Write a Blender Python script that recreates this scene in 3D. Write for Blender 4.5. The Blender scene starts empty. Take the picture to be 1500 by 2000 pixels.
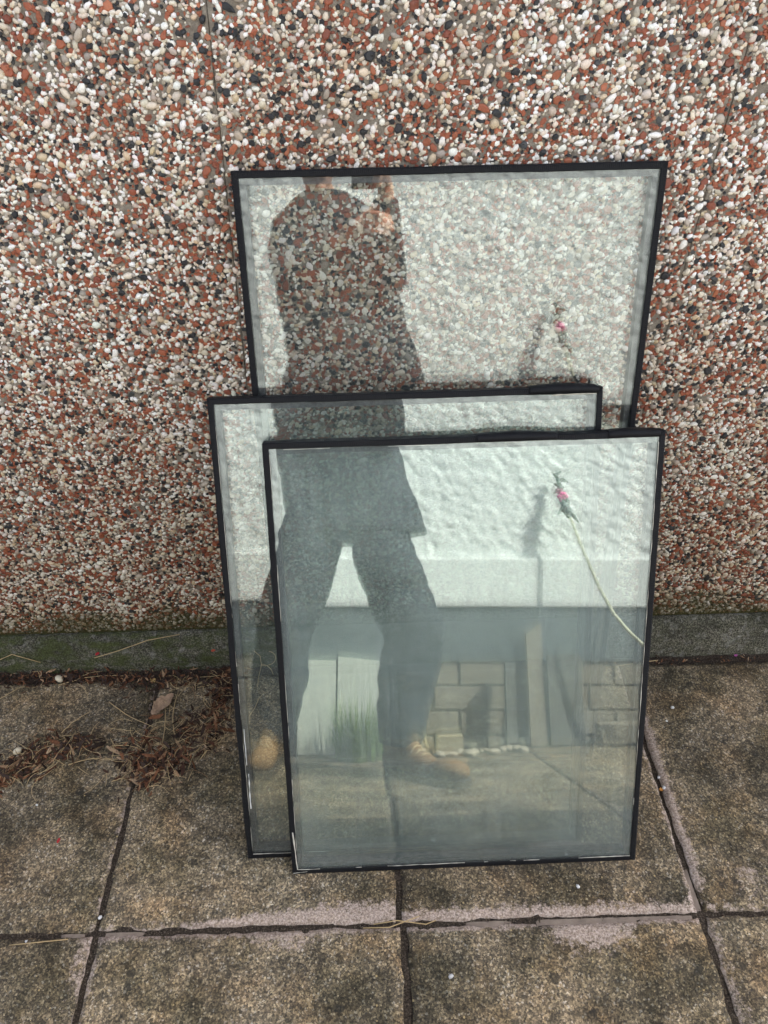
import bpy, bmesh, math, random
import numpy as np
from mathutils import Vector, Matrix, noise

random.seed(7)
rng = np.random.default_rng(7)
scene = bpy.context.scene
C = scene.collection
PI = math.pi
R = math.radians

# ------------------------------------------------------------------ camera
TAU = 0.037                      # the paving falls gently to the left
CAM = Vector((0.0, 0.0, 1.55))
def cam_axes(yaw, pitch, roll):
    f = Vector((math.sin(yaw) * math.cos(pitch), math.cos(yaw) * math.cos(pitch), -math.sin(pitch)))
    r = Vector((math.cos(yaw), -math.sin(yaw), 0))
    d = f.cross(r)
    c, s = math.cos(roll), math.sin(roll)
    return c * r + s * d, -s * r + c * d, f
cr, cd, cf = cam_axes(R(2.475), R(40.206), R(-1.738))
camd = bpy.data.cameras.new('camera')
cam = bpy.data.objects.new('camera', camd)
C.objects.link(cam)
cam.matrix_world = Matrix(((cr.x, -cd.x, -cf.x, CAM.x), (cr.y, -cd.y, -cf.y, CAM.y), (cr.z, -cd.z, -cf.z, CAM.z), (0, 0, 0, 1)))
camd.sensor_fit = 'VERTICAL'
camd.sensor_height = 36.0
camd.sensor_width = 27.0
camd.lens = 1484.9 * 36.0 / 2000.0
camd.clip_start = 0.002
camd.clip_end = 500.0
scene.camera = cam

# ------------------------------------------------------------------ light
SUN = Vector((1.7, 1.0, 2.0)).normalized()       # towards the sun
elev = math.asin(SUN.z)
azim = math.atan2(SUN.x, SUN.y)
w = bpy.data.worlds.new('World')
scene.world = w
w.use_nodes = True
nt = w.node_tree
nt.nodes.clear()
sky = nt.nodes.new('ShaderNodeTexSky')
sky.sky_type = 'NISHITA'
sky.sun_disc = False
sky.sun_elevation = elev
sky.sun_rotation = azim
sky.air_density = 1.0
sky.dust_density = 3.0
sky.ozone_density = 1.0
hs = nt.nodes.new('ShaderNodeHueSaturation')      # sky blue muted to keep the shaded yard neutral
hs.inputs['Saturation'].default_value = 0.60
bg = nt.nodes.new('ShaderNodeBackground')
bg.inputs['Strength'].default_value = 0.15
wo = nt.nodes.new('ShaderNodeOutputWorld')
nt.links.new(sky.outputs[0], hs.inputs['Color'])
nt.links.new(hs.outputs[0], bg.inputs[0])
nt.links.new(bg.outputs[0], wo.inputs[0])
sd = bpy.data.lights.new('sun', 'SUN')
sd.energy = 5.0
sd.angle = R(0.53)
sd.color = (1.0, 0.95, 0.87)
sun = bpy.data.objects.new('sun', sd)
C.objects.link(sun)
sun.rotation_euler = SUN.to_track_quat('Z', 'Y').to_euler()
sun.location = (3, 3, 6)

vs = scene.view_settings
scene.display_settings.display_device = 'sRGB'
vs.view_transform = 'Standard'
vs.look = 'None'
vs.gamma = 1.0
vs.use_curve_mapping = False
vs.exposure = 1.76
scene.render.engine = 'CYCLES'
cy = scene.cycles
cy.max_bounces = 12
cy.diffuse_bounces = 5
cy.glossy_bounces = 6
cy.transmission_bounces = 8
cy.transparent_max_bounces = 48
cy.caustics_reflective = False
cy.caustics_refractive = False
cy.use_denoising = True
cy.sample_clamp_indirect = 6.0

# ------------------------------------------------------------------ helpers
def tag(o, label=None, cat=None, group=None, kind=None):
    if label: o['label'] = label
    if cat: o['category'] = cat
    if group: o['group'] = group
    if kind: o['kind'] = kind
    return o

def empty(name, loc=(0, 0, 0), mat=None):
    o = bpy.data.objects.new(name, None)
    o.empty_display_size = 0.05
    C.objects.link(o)
    if mat is not None: o.matrix_world = mat
    else: o.location = loc
    return o

def link(name, me, m=None, parent=None, loc=None):
    o = bpy.data.objects.new(name, me)
    C.objects.link(o)
    if m is not None and len(me.materials) == 0: me.materials.append(m)
    if parent is not None: o.parent = parent
    if loc is not None: o.location = loc
    return o

def mesh(name, v, f, smooth=False):
    me = bpy.data.meshes.new(name)
    me.from_pydata([tuple(p) for p in v], [], f)
    me.update()
    if smooth: me.polygons.foreach_set('use_smooth', [True] * len(me.polygons))
    return me

class MB:
    """collects simple shapes, then links them as one mesh object"""
    def __init__(s): s.v = []; s.f = []
    def add(s, v, f):
        b = len(s.v); s.v += [Vector(p) for p in v]; s.f += [tuple(i + b for i in q) for q in f]
    def box(s, a, b, M=None):
        (x0, y0, z0), (x1, y1, z1) = a, b
        v = [(x0, y0, z0), (x1, y0, z0), (x1, y1, z0), (x0, y1, z0), (x0, y0, z1), (x1, y0, z1), (x1, y1, z1), (x0, y1, z1)]
        if M is not None: v = [M @ Vector(p) for p in v]
        s.add(v, [(0, 3, 2, 1), (4, 5, 6, 7), (0, 1, 5, 4), (1, 2, 6, 5), (2, 3, 7, 6), (3, 0, 4, 7)])
    def tube(s, pts, rad, n=6, cap=True):
        pts = [Vector(p) for p in pts]
        rr = rad if isinstance(rad, (list, tuple)) else [rad] * len(pts)
        v = []; f = []
        up = Vector((0.13, 0.21, 1)).normalized()
        for i, p in enumerate(pts):
            t = (pts[min(i + 1, len(pts) - 1)] - pts[max(i - 1, 0)])
            if t.length < 1e-9: t = Vector((1, 0, 0))
            t.normalize()
            a = t.cross(up)
            if a.length < 1e-3: a = t.cross(Vector((1, 0, 0)))
            a.normalize(); b = t.cross(a)
            for k in range(n):
                an = 2 * PI * k / n
                v.append(p + rr[i] * (math.cos(an) * a + math.sin(an) * b))
        for i in range(len(pts) - 1):
            for k in range(n):
                f.append((i * n + k, i * n + (k + 1) % n, (i + 1) * n + (k + 1) % n, (i + 1) * n + k))
        if cap:
            f.append(tuple(range(n - 1, -1, -1)))
            f.append(tuple((len(pts) - 1) * n + k for k in range(n)))
        s.add(v, f)
    def build(s, name, m, parent=None, smooth=False, bevel=0, loc=None):
        me = mesh(name, s.v, s.f, smooth)
        if bevel:
            bm = bmesh.new(); bm.from_mesh(me)
            bmesh.ops.bevel(bm, geom=bm.edges[:], offset=bevel, segments=2, affect='EDGES', profile=0.6)
            bm.to_mesh(me); bm.free()
        return link(name, me, m, parent, loc)

def copy_tree(o, parent=None):
    c = o.copy(); C.objects.link(c); c.parent = parent
    for ch in list(o.children): copy_tree(ch, c)
    return c

def fbm(p, octv=4):
    return noise.fractal(Vector(p), 1.0, 2.0, octv)

def gz(x): return TAU * x
TILT = -math.atan(TAU)

# ------------------------------------------------------------------ material helpers
class NT:
    def __init__(s, name):
        s.m = bpy.data.materials.new(name); s.m.use_nodes = True
        s.t = s.m.node_tree; s.t.nodes.clear()
        s.out = s.t.nodes.new('ShaderNodeOutputMaterial')
    def n(s, kind, **kw):
        nd = s.t.nodes.new('ShaderNode' + kind)
        for k, v in kw.items():
            if k in nd.inputs: s.put(nd, k, v)
            else: setattr(nd, k, v)
        return nd
    def put(s, nd, k, v):
        if hasattr(v, 'is_output') or isinstance(v, bpy.types.NodeSocket): s.t.links.new(v, nd.inputs[k])
        elif isinstance(v, tuple) and len(v) == 3 and nd.inputs[k].type == 'RGBA': nd.inputs[k].default_value = (*v, 1)
        else: nd.inputs[k].default_value = v
    def math(s, op, a, b=None, c=None, clamp=False):
        nd = s.t.nodes.new('ShaderNodeMath'); nd.operation = op; nd.use_clamp = clamp
        for i, v in enumerate((a, b, c)):
            if v is None: continue
            s.put(nd, i, v)
        return nd.outputs[0]
    def mix(s, fac, a, b, mode='MIX'):
        nd = s.t.nodes.new('ShaderNodeMix'); nd.data_type = 'RGBA'; nd.blend_type = mode; nd.clamp_factor = True
        for i, v in ((0, fac), (6, a), (7, b)):
            if isinstance(v, bpy.types.NodeSocket): s.t.links.new(v, nd.inputs[i])
            elif isinstance(v, tuple): nd.inputs[i].default_value = (*v[:3], 1)
            else: nd.inputs[i].default_value = v
        return nd.outputs[2]
    def ramp(s, fac, stops, mode='LINEAR'):
        nd = s.t.nodes.new('ShaderNodeValToRGB'); cr = nd.color_ramp; cr.interpolation = mode
        while len(cr.elements) > 1: cr.elements.remove(cr.elements[-1])
        for i, (p, c) in enumerate(stops):
            e = cr.elements[0] if i == 0 else cr.elements.new(p)
            e.position = p; e.color = (*c, 1) if isinstance(c, tuple) else (c, c, c, 1)
        s.t.links.new(fac, nd.inputs[0])
        return nd.outputs[0]
    def noise(s, vec, scale, detail=4, rough=0.55, dist=0.0):
        nd = s.n('TexNoise'); nd.inputs['Scale'].default_value = scale; nd.inputs['Detail'].default_value = detail
        nd.inputs['Roughness'].default_value = rough; nd.inputs['Distortion'].default_value = dist
        if vec is not None: s.t.links.new(vec, nd.inputs['Vector'])
        return nd.outputs[0]
    def voro(s, vec, scale, feature='F1', out=0, rand=1.0):
        nd = s.n('TexVoronoi'); nd.feature = feature; nd.inputs['Scale'].default_value = scale
        nd.inputs['Randomness'].default_value = rand
        if vec is not None: s.t.links.new(vec, nd.inputs['Vector'])
        return nd.outputs[out]
    def coords(s, which='Object'):
        return s.n('TexCoord').outputs[which]
    def smooth(s, v, a, b):
        nd = s.t.nodes.new('ShaderNodeMapRange'); nd.interpolation_type = 'SMOOTHSTEP'
        s.put(nd, 0, v); nd.inputs[1].default_value = a; nd.inputs[2].default_value = b
        return nd.outputs[0]
    def sep(s, vec, i):
        nd = s.n('SeparateXYZ'); s.t.links.new(vec, nd.inputs[0]); return nd.outputs[i]
    def bump(s, h, strength=0.4, dist=0.002, prev=None):
        nd = s.n('Bump'); nd.inputs['Strength'].default_value = strength; nd.inputs['Distance'].default_value = dist
        s.t.links.new(h, nd.inputs['Height'])
        if prev is not None: s.t.links.new(prev, nd.inputs['Normal'])
        return nd.outputs[0]
    def bsdf(s, color, rough=0.7, normal=None, spec=0.5, metal=0.0, **kw):
        b = s.n('BsdfPrincipled')
        s.put(b, 'Base Color', color); s.put(b, 'Roughness', rough); s.put(b, 'Metallic', metal)
        b.inputs['Specular IOR Level'].default_value = spec
        if normal is not None: s.t.links.new(normal, b.inputs['Normal'])
        for k, v in kw.items(): s.put(b, k.replace('_', ' '), v)
        s.t.links.new(b.outputs[0], s.out.inputs[0])
        return s.m

def plain(name, col, rough=0.7, var=0.15, scale=30, bump=0.0, spec=0.4, metal=0.0):
    t = NT(name); co = t.coords()
    n = t.noise(co, scale, 5)
    c = t.mix(n, tuple(x * (1 - var) for x in col), tuple(min(1, x * (1 + var)) for x in col))
    nm = t.bump(t.noise(co, scale * 4, 5), bump, 0.002) if bump else None
    return t.bsdf(c, rough, nm, spec, metal)

# ---- pebbles: colour comes with each stone
def mat_pebble():
    t = NT('pebble_stone'); 
    at = t.n('Attribute', attribute_name='col').outputs[0]
    ge = t.n('NewGeometry').outputs[0]
    fine = t.noise(ge, 420, 4, 0.65)
    c = t.mix(1.0, at, t.ramp(fine, [(0.25, 0.72), (0.75, 1.14)]), 'MULTIPLY')
    # algae and dirt that climbed up from the damp foot of the wall
    z = t.math('SUBTRACT', t.sep(ge, 2), t.math('MULTIPLY', t.sep(ge, 0), 0.042))
    up = t.math('ADD', z, t.math('MULTIPLY', t.math('SUBTRACT', t.noise(ge, 9, 5), 0.5), 0.16))
    al = t.math('SUBTRACT', 1.0, t.smooth(up, 0.10, 0.20))
    al = t.math('MULTIPLY', al, t.ramp(t.noise(ge, 70, 4), [(0.25, 0.35), (0.6, 0.95)]))
    c = t.mix(al, c, (0.075, 0.072, 0.022))
    dirt = t.math('MULTIPLY', t.math('SUBTRACT', 1.0, t.smooth(up, 0.15, 1.15)), t.ramp(t.noise(ge, 14, 5), [(0.3, 0.45), (0.7, 1.0)]))
    c = t.mix(dirt, c, t.mix(1.0, c, (0.56, 0.49, 0.385), 'MULTIPLY'))
    c = t.mix(t.math('MULTIPLY', t.ramp(t.noise(ge, 3.5, 4), [(0.4, 0.0), (0.65, 0.5)]), 1.0), c, t.mix(1.0, c, (0.80, 0.71, 0.62), 'MULTIPLY'))
    return t.bsdf(c, t.ramp(fine, [(0.2, 0.42), (0.8, 0.7)]), t.bump(fine, 0.25, 0.0006), 0.5)

def mat_mortar():
    t = NT('wall_cement'); ge = t.n('NewGeometry').outputs[0]
    n = t.noise(ge, 60, 6, 0.7); n2 = t.noise(ge, 600, 3)
    c = t.ramp(n, [(0.25, (0.13, 0.110, 0.088)), (0.55, (0.235, 0.205, 0.168)), (0.8, (0.40, 0.37, 0.31))])  # darker than the pale cement, puts shade into the gaps between stones
    c = t.mix(1.0, c, t.ramp(n2, [(0.3, 0.7), (0.7, 1.1)]), 'MULTIPLY')
    z = t.math('SUBTRACT', t.sep(ge, 2), t.math('MULTIPLY', t.sep(ge, 0), 0.042))
    up = t.math('ADD', z, t.math('MULTIPLY', t.math('SUBTRACT', t.noise(ge, 9, 5), 0.5), 0.16))
    c = t.mix(t.math('SUBTRACT', 1.0, t.smooth(up, 0.10, 0.24)), c, (0.06, 0.058, 0.022))
    c = t.mix(t.math('MULTIPLY', t.math('SUBTRACT', 1.0, t.smooth(up, 0.12, 0.75)), 0.6), c, t.mix(1.0, c, (0.52, 0.45, 0.35), 'MULTIPLY'))
    return t.bsdf(c, 0.9, t.bump(n2, 0.6, 0.002), 0.2)

def mat_far_dash():
    """the same wall finish where the stones are out of the picture"""
    t = NT('wall_pebbledash_far'); ge = t.n('NewGeometry').outputs[0]
    cells = t.n('TexVoronoi'); cells.inputs['Scale'].default_value = 150
    t.t.links.new(ge, cells.inputs['Vector'])
    rnd = t.sep(cells.outputs['Color'], 0)
    c = t.ramp(rnd, [(0.0, (0.62, 0.57, 0.49)), (0.36, (0.42, 0.38, 0.32)), (0.52, (0.25, 0.085, 0.05)), (0.84, (0.03, 0.033, 0.038))], 'CONSTANT')
    z = t.math('SUBTRACT', t.sep(ge, 2), t.math('MULTIPLY', t.sep(ge, 0), 0.042))
    up = t.math('ADD', z, t.math('MULTIPLY', t.math('SUBTRACT', t.noise(ge, 9, 5), 0.5), 0.16))
    c = t.mix(t.math('MULTIPLY', t.math('SUBTRACT', 1.0, t.smooth(up, 0.15, 1.15)), 0.75), c, t.mix(1.0, c, (0.56, 0.49, 0.385), 'MULTIPLY'))
    c = t.mix(t.math('SUBTRACT', 1.0, t.smooth(up, 0.10, 0.20)), c, (0.075, 0.072, 0.022))
    return t.bsdf(c, 0.7, t.bump(cells.outputs['Distance'], 0.8, -0.004), 0.3)

M = {}
M['pebble'] = mat_pebble()
M['cement'] = mat_mortar()
M['far_dash'] = mat_far_dash()

def mat_slab():
    t = NT('paving_concrete')
    obj = t.coords('Object')
    rnd = t.n('ObjectInfo').outputs['Random']
    off = t.n('CombineXYZ', X=t.math('MULTIPLY', rnd, 37.0), Y=t.math('MULTIPLY', rnd, 91.0), Z=0.0).outputs[0]
    va = t.n('VectorMath', operation='ADD'); t.t.links.new(obj, va.inputs[0]); t.t.links.new(off, va.inputs[1])
    co = va.outputs[0]
    wear = t.n('Attribute', attribute_name='wear').outputs
    fine = t.noise(co, 260, 4, 0.75)
    mid = t.noise(co, 75, 5, 0.72)
    big = t.noise(co, 7, 5, 0.6)
    base = t.ramp(fine, [(0.30, (0.028, 0.024, 0.018)), (0.44, (0.085, 0.068, 0.045)), (0.54, (0.165, 0.128, 0.078)), (0.66, (0.30, 0.235, 0.135))])
    gw = t.n('TexNoise'); gw.inputs['Scale'].default_value = 300; t.t.links.new(co, gw.inputs['Vector'])
    gs = t.n('VectorMath', operation='SCALE'); t.t.links.new(gw.outputs['Color'], gs.inputs[0]); gs.inputs['Scale'].default_value = 0.006
    ga = t.n('VectorMath', operation='ADD'); t.t.links.new(co, ga.inputs[0]); t.t.links.new(gs.outputs[0], ga.inputs[1])
    gv = t.n('TexVoronoi'); gv.inputs['Scale'].default_value = 300; t.t.links.new(ga.outputs[0], gv.inputs['Vector'])
    grain = t.ramp(t.sep(gv.outputs['Color'], 2), [(0.0, (0.022, 0.020, 0.016)), (0.28, (0.070, 0.057, 0.040)), (0.52, (0.16, 0.122, 0.076)), (0.74, (0.29, 0.22, 0.125)), (0.92, (0.50, 0.39, 0.23)), (1.0, (0.52, 0.47, 0.38))])
    gv2 = t.n('TexVoronoi'); gv2.inputs['Scale'].default_value = 560; t.t.links.new(ga.outputs[0], gv2.inputs['Vector'])
    base = t.mix(0.55, base, grain)
    base = t.mix(1.0, base, t.ramp(t.sep(gv2.outputs['Color'], 0), [(0.0, 0.62), (0.6, 1.0), (1.0, 1.42)]), 'MULTIPLY')
    vb = t.noise(co, 28, 6, 0.75); base = t.mix(1.0, base, t.ramp(vb, [(0.32, 0.50), (0.5, 1.0), (0.7, 1.30)]), 'MULTIPLY')
    base = t.mix(t.ramp(mid, [(0.36, 0.55), (0.56, 0.0)]), base, (0.035, 0.032, 0.025))
    base = t.mix(t.ramp(big, [(0.38, 0.85), (0.56, 0.0)]), base, t.mix(1.0, base, (0.48, 0.50, 0.45), 'MULTIPLY'))
    ru = t.noise(co, 11, 4); base = t.mix(t.ramp(ru, [(0.48, 0.0), (0.72, 0.55)]), base, t.mix(1.0, base, (1.35, 1.08, 0.82), 'MULTIPLY'))
    base = t.mix(t.ramp(t.noise(co, 3.2, 4, 0.6), [(0.40, 0.0), (0.60, 0.7)]), base, t.mix(1.0, base, (0.74, 0.80, 0.86), 'MULTIPLY'))
    tone = t.n('MapRange'); t.t.links.new(rnd, tone.inputs[0]); tone.inputs[3].default_value = 1.18; tone.inputs[4].default_value = 1.6
    base = t.mix(1.0, t.mix(1.0, base, (0.96, 0.95, 0.99), 'MULTIPLY'), tone.outputs[0], 'MULTIPLY')
    st2 = t.noise(co, 5.0, 6, 0.68, 0.6); base = t.mix(t.ramp(st2, [(0.47, 0.0), (0.54, 0.7), (0.70, 0.9)]), base, t.mix(1.0, base, (0.52, 0.52, 0.52), 'MULTIPLY'))
    # single small stones of the aggregate
    ce = t.n('TexVoronoi'); ce.inputs['Scale'].default_value = 170; t.t.links.new(co, ce.inputs['Vector'])
    pick = t.sep(ce.outputs['Color'], 1)
    dsc = t.math('LESS_THAN', ce.outputs['Distance'], t.math('MULTIPLY', t.math('SUBTRACT', pick, 0.72), 1.3))
    cc = t.ramp(t.sep(ce.outputs['Color'], 0), [(0.0, (0.34, 0.28, 0.18)), (0.35, (0.22, 0.20, 0.17)), (0.55, (0.03, 0.03, 0.03)), (0.8, (0.40, 0.30, 0.15))], 'CONSTANT')
    base = t.mix(t.math('MULTIPLY', dsc, 0.75), base, cc)
    # dark lichen spots
    sp = t.n('TexVoronoi'); sp.inputs['Scale'].default_value = 34; 
    wob = t.n('VectorMath', operation='ADD'); t.t.links.new(co, wob.inputs[0])
    wn = t.n('TexNoise'); wn.inputs['Scale'].default_value = 60; t.t.links.new(co, wn.inputs['Vector'])
    ws = t.n('VectorMath', operation='SCALE'); t.t.links.new(wn.outputs['Color'], ws.inputs[0]); ws.inputs['Scale'].default_value = 0.02
    t.t.links.new(ws.outputs[0], wob.inputs[1]); t.t.links.new(wob.outputs[0], sp.inputs['Vector'])
    li = t.math('LESS_THAN', sp.outputs['Distance'], t.math('MULTIPLY', t.math('SUBTRACT', t.sep(sp.outputs['Color'], 0), 0.55), 0.75))
    base = t.mix(t.math('MULTIPLY', li, 0.6), base, (0.022, 0.021, 0.018))
    # worn pinkish arrises and mortar smears (painted per slab in the mesh), edge broken up by the grain
    wv = t.math('ADD', wear[2] if len(wear) > 2 else wear[0], t.math('MULTIPLY', t.math('SUBTRACT', t.noise(co, 62, 7, 0.8), 0.5), 1.9))
    wm = t.smooth(wv, 0.40, 0.66)
    pink = t.ramp(fine, [(0.36, (0.20, 0.15, 0.12)), (0.5, (0.38, 0.30, 0.255)), (0.64, (0.58, 0.49, 0.44))])
    gm = t.ramp(t.noise(co, 190, 5, 0.8), [(0.36, 0.25), (0.52, 1.0)])
    c = t.mix(t.math('MULTIPLY', t.math('MULTIPLY', wm, gm), 0.9), base, pink)
    h = t.math('ADD', t.math('MULTIPLY', fine, 0.5), t.math('MULTIPLY', mid, 0.8))
    return t.bsdf(c, 0.88, t.bump(h, 0.55, 0.003), 0.25)
M['slab'] = mat_slab()

def mat_soil():
    t = NT('joint_soil'); ge = t.n('NewGeometry').outputs[0]
    n = t.noise(ge, 300, 5, 0.75); b = t.noise(ge, 30, 4)
    c = t.ramp(n, [(0.33, (0.010, 0.008, 0.007)), (0.5, (0.036, 0.028, 0.022)), (0.62, (0.10, 0.077, 0.056)), (0.75, (0.22, 0.18, 0.14))])
    return t.bsdf(c, 0.95, t.bump(n, 0.9, 0.004), 0.15)
M['soil'] = mat_soil()

def mat_base():
    t = NT('base_concrete'); ge = t.n('NewGeometry').outputs[0]
    f = t.noise(ge, 280, 5, 0.7); mp = t.n('Mapping'); t.t.links.new(ge, mp.inputs[0]); mp.inputs['Scale'].default_value = (.55, 1, 1.2)
    m = t.noise(mp.outputs[0], 34, 7, 0.72); l = t.noise(ge, 55, 5, 0.7)
    c = t.ramp(f, [(0.38, (0.026, 0.026, 0.022)), (0.5, (0.085, 0.082, 0.070)), (0.62, (0.27, 0.262, 0.235))])
    c = t.mix(1.0, c, t.ramp(t.noise(mp.outputs[0], 11, 5, 0.7), [(0.35, 0.38), (0.65, 1.15)]), 'MULTIPLY')
    c = t.mix(1.0, c, (0.88, 0.84, 0.74), 'MULTIPLY')
    c = t.mix(t.ramp(l, [(0.52, 0.0), (0.68, 0.55)]), c, (0.28, 0.27, 0.255))
    left = t.math('SUBTRACT', 1.0, t.smooth(t.sep(ge, 0), -0.2, 0.6))
    ms = t.math('MULTIPLY', t.ramp(m, [(0.40, 0.0), (0.58, 0.9)]), t.math('ADD', t.math('MULTIPLY', left, 0.75), 0.25))
    c = t.mix(ms, c, t.ramp(f, [(0.3, (0.018, 0.024, 0.010)), (0.7, (0.075, 0.085, 0.026))]))
    return t.bsdf(c, 0.92, t.bump(t.math('ADD', f, t.math('MULTIPLY', ms, 0.6)), 0.7, 0.004), 0.2)
M['base'] = mat_base()

# ------------------------------------------------------------------ ground and paving
WY = 1.285            # face of the pebble wall
PY = 1.228            # foot of its concrete base
HY = -0.90            # face of the white house wall behind the camera
X0, SL = -0.501, 0.582
YA = 0.603

g = mesh('ground', [(-40, -40, -40 * TAU - .06), (40, -40, 40 * TAU - .06), (40, 40, 40 * TAU - .06), (-40, 40, -40 * TAU - .06)], [(0, 1, 2, 3)])
tag(link('ground', g, M['soil']), kind='structure')

def soil_strip():
    """dark soil that fills the joints, a lumpy sheet a little below the slab tops"""
    x0, x1, y0, y1 = -2.30, 1.95, -0.93, 1.30
    nx, ny = 340, 180
    v = []; f = []
    for j in range(ny + 1):
        for i in range(nx + 1):
            x = x0 + (x1 - x0) * i / nx; y = y0 + (y1 - y0) * j / ny
            v.append((x, y, gz(x) - 0.0065 + 0.004 * fbm((x * 28, y * 28, 0)) + 0.003 * fbm((x * 110, y * 110, 3), 2)))
    for j in range(ny):
        for i in range(nx):
            a = j * (nx + 1) + i
            f.append((a, a + 1, a + nx + 2, a + nx + 1))
    return mesh('paving', v, f, True)
paving = tag(link('paving', soil_strip(), M['soil']), kind='structure')

def make_slab(cx, cy, sx, sy, seed, wearf):
    """one concrete flag: crumbling arrises, slightly uneven top, 'wear' painted per vertex"""
    n = 46
    v = []; wv = []; f = []
    ed = 0.0055
    for j in range(n + 1):
        for i in range(n + 1):
            u, t = i / n, j / n
            # put the outer rows close to the edge so that the arris is crisp
            u = u if 0 < i < n else (0 if i == 0 else 1)
            x = (u - .5) * sx; y = (t - .5) * sy
            dx = min(x + sx / 2, sx / 2 - x); dy = min(y + sy / 2, sy / 2 - y); d = min(dx, dy)
            k = 0.0042 * fbm((cx * 7 + x * 26 + seed, cy * 7 + y * 26, seed)) + 0.0016 * fbm((x * 120 + seed, y * 120, 5))
            if dx <= dy: x += (k if x < 0 else -k) * max(0, 1 - dx / 0.03)
            else: y += (k if y < 0 else -k) * max(0, 1 - dy / 0.03)
            z = 0.0014 * fbm((x * 9 + seed, y * 9, seed * 2)) + 0.0007 * fbm((x * 60, y * 60, seed))
            if d < 0.012: z -= 0.0035 * (1 - d / 0.012) ** 2 * (1 + 0.8 * fbm((x * 45, y * 45, seed)))
            v.append((x, y, z)); wv.append(min(1, max(0, wearf(x / sx + .5, y / sy + .5, dx, dy))))
    for j in range(n):
        for i in range(n):
            a = j * (n + 1) + i
            f.append((a, a + 1, a + n + 2, a + n + 1))
    ring = [i for i in range(n + 1)] + [j * (n + 1) + n for j in range(1, n + 1)] + [n * (n + 1) + i for i in range(n - 1, -1, -1)] + [j * (n + 1) for j in range(n - 1, 0, -1)]
    b = len(v)
    for i in ring:
        p = v[i]; v.append((p[0], p[1], -0.04)); wv.append(wv[i])
    L = len(ring)
    for k in range(L):
        f.append((ring[(k + 1) % L], ring[k], b + k, b + (k + 1) % L))
    me = mesh('paving_slab', v, f, True)
    at = me.attributes.new('wear', 'FLOAT', 'POINT'); at.data.foreach_set('value', wv)
    me.materials.append(M['slab'])
    o = link('paving_slab', me, None, paving)
    o.location = (cx, cy, gz(cx) + random.uniform(-0.0015, 0.0015))
    o.rotation_euler = (R(random.uniform(-.12, .12)), TILT + R(random.uniform(-.12, .12)), R(random.uniform(-.25, .25)))
    return o

def sm(a, b, x):
    t = min(1, max(0, (x - a) / (b - a))); return t * t * (3 - 2 * t)
def band(dx, wdt): return max(0, 1 - dx / wdt)
def wear_default(u, t, dx, dy): return 0.33 * band(min(dx, dy), 0.02)
def wear_r1_left(u, t, dx, dy): return 0.30 * band(dx, .03) * (u > .5) + 0.2 * band(min(dx, dy), .02)
def wear_r1_a(u, t, dx, dy):     # slab under the panes, left: pale worn strip on its front edge
    yy = t * .6
    return max(0.30 * band(dx, .02), (0.55 + .5 * sm(.15, .5, u)) * band(yy, 0.025 + 0.045 * sm(.3, .9, u)))
def wear_r1_b(u, t, dx, dy):
    yy = t * .6
    return max(0.30 * band(dx, .015), 0.85 * band(yy, 0.05 - 0.015 * abs(u - .5)), .6 * band((1 - u) * .58, .02))
def wear_r1_c(u, t, dx, dy):
    yy = t * .6
    return max(0.98 * band(u * .58, .036) * sm(0.0, .1, t) * (t < .82), 0.5 * band(yy, .05), .50 * math.exp(-((u - .2) ** 2 + (t - .10) ** 2) / .008))
def wear_r2_l(u, t, dx, dy): return max(0.25 * band(min(dx, dy), .02), 0.75 * band((1 - u) * .58, .05) * sm(.55, 1, t))
def wear_r2_a(u, t, dx, dy):
    yy = (1 - t) * .6
    return max(0.3 * band(dx, .02), .8 * band(yy, .022), .72 * math.exp(-((u - .62) ** 2 / .03 + (1 - t) ** 2 / .006)), .6 * band(u * .58, .03))
def wear_r2_b(u, t, dx, dy):
    yy = (1 - t) * .6
    return max(0.2 * band(dx, .02), .85 * band(yy, .022), .95 * math.exp(-((u - .62) ** 2 / .035 + (1 - t) ** 2 / .010)))
def wear_r2_c(u, t, dx, dy): return max(.6 * band(u * .58, .05), .3 * band(min(dx, dy), .02))
J = 0.011
rows = [(YA + J / 2, 1.205), (YA - .594, YA - J / 2), (YA - 1.19, YA - .594 - J), (HY + .012, YA - 1.19 - J)]
wmap = {(0, -1): wear_r1_left, (0, 0): wear_r1_a, (0, 1): wear_r1_b, (0, 2): wear_r1_c,
        (1, -1): wear_r2_l, (1, 0): wear_r2_a, (1, 1): wear_r2_b, (1, 2): wear_r2_c}
sd_ = 0
for ri, (ya, yb) in enumerate(rows):
    for ci in range(-3, 4):
        xa = X0 + ci * SL + J / 2; xb = X0 + (ci + 1) * SL - J / 2
        if (ri, ci) == (1, 1): xa += .010; 
        if (ri, ci) == (1, 0): xb += .006
        sd_ += 1
        make_slab((xa + xb) / 2, (ya + yb) / 2, xb - xa, yb - ya, sd_ * 3.7, wmap.get((ri, ci), wear_default))

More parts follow.
